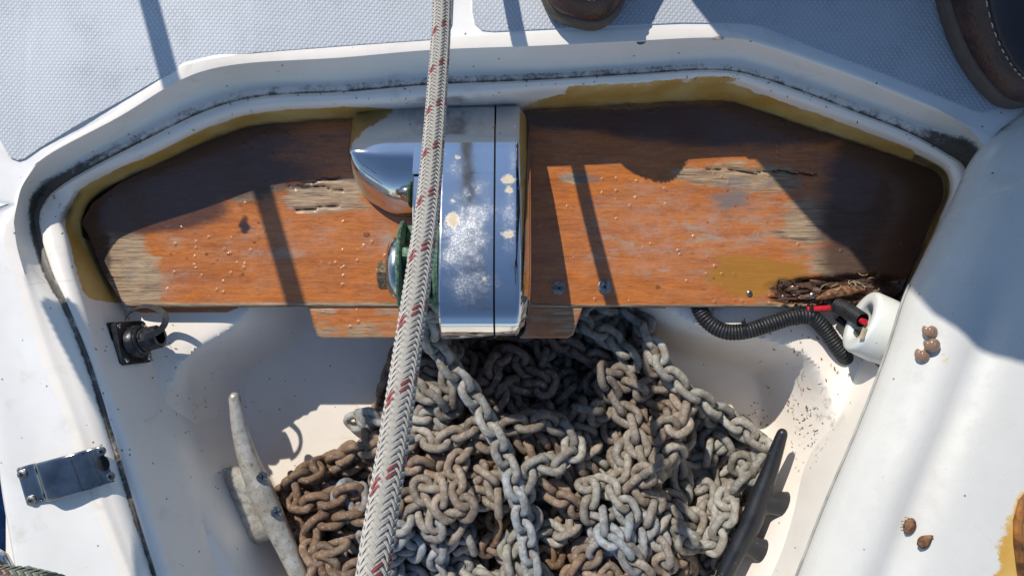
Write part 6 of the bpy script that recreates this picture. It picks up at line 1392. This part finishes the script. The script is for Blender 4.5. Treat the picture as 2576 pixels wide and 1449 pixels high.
# ================================================================ THE PERSON STANDING AT THE LOCKER
person = thing('person', 'person in worn dark brown leather shoes standing at the edge of the locker', 'person', (.27, .5, 0))
def shoe(tip, ang, L=.29, w=.054, side=1):
    """tip: world xy of the toe; ang: heading of the toe from -y"""
    M_ = Matrix.Translation((tip[0], tip[1], .0016)) @ Matrix.Rotation(ang, 4, 'Z')
    def outline(t, inset=0):      # t 0..1 round; toe at (0,0), heel at (0,L)
        a = 2*math.pi*t; c, s_ = math.cos(a), math.sin(a)
        y = L*.5*(1-c); half = w*(math.sin(math.pi*min(1, (y/L)**.62*.5+.0))**.85 if y < L*.34 else (1-.20*smooth01((y/L-.34)/.3)+.04*smooth01((y/L-.7)/.2))*math.sqrt(max(0, 1-max(0, (y/L-.86)/.14)**2)))
        x = (half-inset*(1 if half > inset else 0))*(1 if s_ >= 0 else -1)*(1 if abs(s_) > 1e-6 else 0)
        x += side*.010*math.exp(-((y/L-.12)/.18)**2)
        yy = min(L-inset, max(inset, y)); return x, yy
    # ring parameters spaced evenly in angle of a super-ellipse so toe stays round
    def ring(inset, z, zt=0, n=64, top=None):
        out = []
        for i in range(n):
            a = 2*math.pi*i/n; x0, y0 = math.sin(a), -math.cos(a)        # toe at a=0
            yy = L*.5*(1+y0*abs(y0)**-.12 if abs(y0) > 1e-3 else 1); yy = min(L, max(0, yy)); f = yy/L
            hw = w*(1.0-.22*float(smooth01((f-.42)/.25))+.03*float(smooth01((f-.75)/.2)))
            x = hw*math.copysign(abs(x0)**(.62 if y0 < 0 else .85), x0) if abs(x0) > 1e-6 else 0
            x += side*.012*math.exp(-((f-.0)/.22)**2)*(1-0*abs(x0)); sc_ = 1-inset/w; x *= sc_; yy = L*.5+(yy-L*.5)*(1-inset/(L*.5))
            zz = z+zt*(float(smooth01((f-.05)/.75))); out.append(M_ @ Vector((x, yy, zz)))
        return out
    sole = MB(); b = sole.grid([ring(.003, 0), ring(0, .003), ring(-.001, .010), ring(-.0005, .018), ring(.001, .0225), ring(.0035, .0235), ring(.0045, .0225)], closev=True); sole.face(*range(64))
    sole.build('shoe_sole', 'sole', person, angle=50)
    up = MB(); R_ = [ring(.004, .0195), ring(.0025, .024, .002), ring(.0030, .030, .006), ring(.0065, .038, .014), ring(.0115, .045, .024), ring(.0180, .0505, .034), ring(.0250, .0545, .043), ring(.0330, .057, .051), ring(.042, .0585, .056)]
    up.grid(R_, closev=True); b = len(up.v)-64; up.face(*[b+i for i in range(64)]); so_ = up.build('shoe', 'leather', person, angle=180)
    ap = MB(); R2 = [ring(.0150, .0475, .030), ring(.0152, .0505, .0305), ring(.0170, .0525, .033), ring(.0255, .0565, .044), ring(.0335, .0590, .052), ring(.0425, .0600, .057)]
    ap.grid(R2, closev=True); b = len(ap.v)-64; ap.face(*[b+i for i in range(64)]); ap.build('apron', 'leather_dark', so_, angle=180)
    stt = MB(); q = ring(.0135, .0482, .028, 150)
    for i in range(0, 150, 2): stt.tube([q[i]+Vector((0, 0, .0004)), (q[i]+q[(i+1) % 150])/2+Vector((0, 0, .0010)), q[(i+1) % 150]+Vector((0, 0, .0004))], .0007, 5)
    stt.build('stitching', 'cream_thread', so_)
    # stitched side panel
    return M_
shoe((.050, .2625), R(-15), side=1, w=.057)
shoe((.5020, .178), R(10), side=1, w=.060)
# legs, trunk, arms and head as one skinned figure (above and behind the picture)
joints = [((.27,.56,.86),.13),((.17,.56,.80),.085),((.13,.54,.45),.058),((.115,.50,.12),.046),((.36,.56,.80),.085),((.42,.50,.45),.058),((.46,.42,.12),.046),
          ((.27,.57,1.05),.125),((.27,.56,1.25),.13),((.27,.53,1.42),.055),((.27,.48,1.52),.062),((.27,.46,1.64),.085),
          ((.12,.55,1.33),.055),((.04,.42,1.12),.042),((.10,.14,1.06),.033),((.42,.55,1.33),.055),((.48,.42,1.12),.042),((.36,.14,1.06),.033)]
edges = [(0,1),(1,2),(2,3),(0,4),(4,5),(5,6),(0,7),(7,8),(8,9),(9,10),(10,11),(8,12),(12,13),(13,14),(8,15),(15,16),(16,17)]
me = bpy.data.meshes.new('body'); me.from_pydata([j[0] for j in joints], edges, []); bo = bpy.data.objects.new('body', me); COL.objects.link(bo)
bo.parent = person; bo.matrix_parent_inverse = Matrix.Translation(-person.location); me.materials.append(MAT['trousers_cloth'])
m = bo.modifiers.new('skin', 'SKIN'); m.use_smooth_shade = True
for i, j in enumerate(joints): me.skin_vertices[0].data[i].radius = (j[1], j[1]*.9)
me.skin_vertices[0].data[0].use_root = True; m = bo.modifiers.new('sub', 'SUBSURF'); m.levels = 2; m.render_levels = 2
# added long coat, unseen: left edge shaped to throw the shadow on the board
LE = [(.205,.040),(.237,.044),(.266,.051),(.314,.060),(.330,.094),(.405,.091),(.50,.074),(.565,.064),(.600,.075),(.625,.142),(.70,.15),(.85,.15),(1.0,.14),(1.2,.11),(1.33,.10),(1.40,.20)]
mb = MB(); rows = []
for z, xl in LE:
    xr = float(np.interp(z, [.2,.6,.63,1.0,1.35,1.42], [.52,.50,.43,.42,.43,.34])); cx, hw = (xl+xr)/2, (xr-xl)/2; hd = float(np.interp(z, [.2,.6,1.3,1.4], [.11,.11,.12,.06])); cy = .52+float(np.interp(z, [0,1.4], [0,.04]))
    rows.append([Vector((cx+hw*math.copysign(abs(math.cos(a))**.7, math.cos(a)), cy+hd*math.sin(a), z)) for a in np.linspace(0, 2*math.pi, 41)[:-1]])
mb.grid(rows, closev=True); b = len(mb.v)-40; mb.face(*[b+i for i in range(40)]); mb.build('coat', 'added_coat_cloth', person)

# ================================================================ RAIL AND LINE OVERHEAD (outside the picture, they throw the bars of shade)
def shadowline(p0, p1, zs, h0, h1):
    """axis of a straight bar whose shade runs through two deck points"""
    out = []
    for p, h in ((p0, h0), (p1, h1)): out.append(Vector((p.x-SUNV.x*h, p.y-SUNV.y*h, h)))
    return out
a, b = shadowline(at(352, 0, 0), at(415, 215, 0), 0, .335, .350); d = (b-a)
mb = MB(); mb.tube([a-d*5, b+d*5.5], .0105, 20); tag(mb.build('guard_rail', 'steel'), 'slim steel guard rail above the left side of the deck', 'rail')
a, b = shadowline(at(212, 1086, 0), at(290, 1448, 0), 0, .25, .26); d = (b-a).normalized()
lp_ = [a-d*.14+Vector((-.03, 0, -.02)), a, b, b+d*.4]
ln = braid('mooring_line', [Vector(p) for p in catmull(lp_, 10)], .0135, 12, .085, (.45, .45, .42), (.45, .45, .42), 'rope_fibre', sstep=.004)
tag(ln, 'thick pale line hanging above the left rail', 'rope')
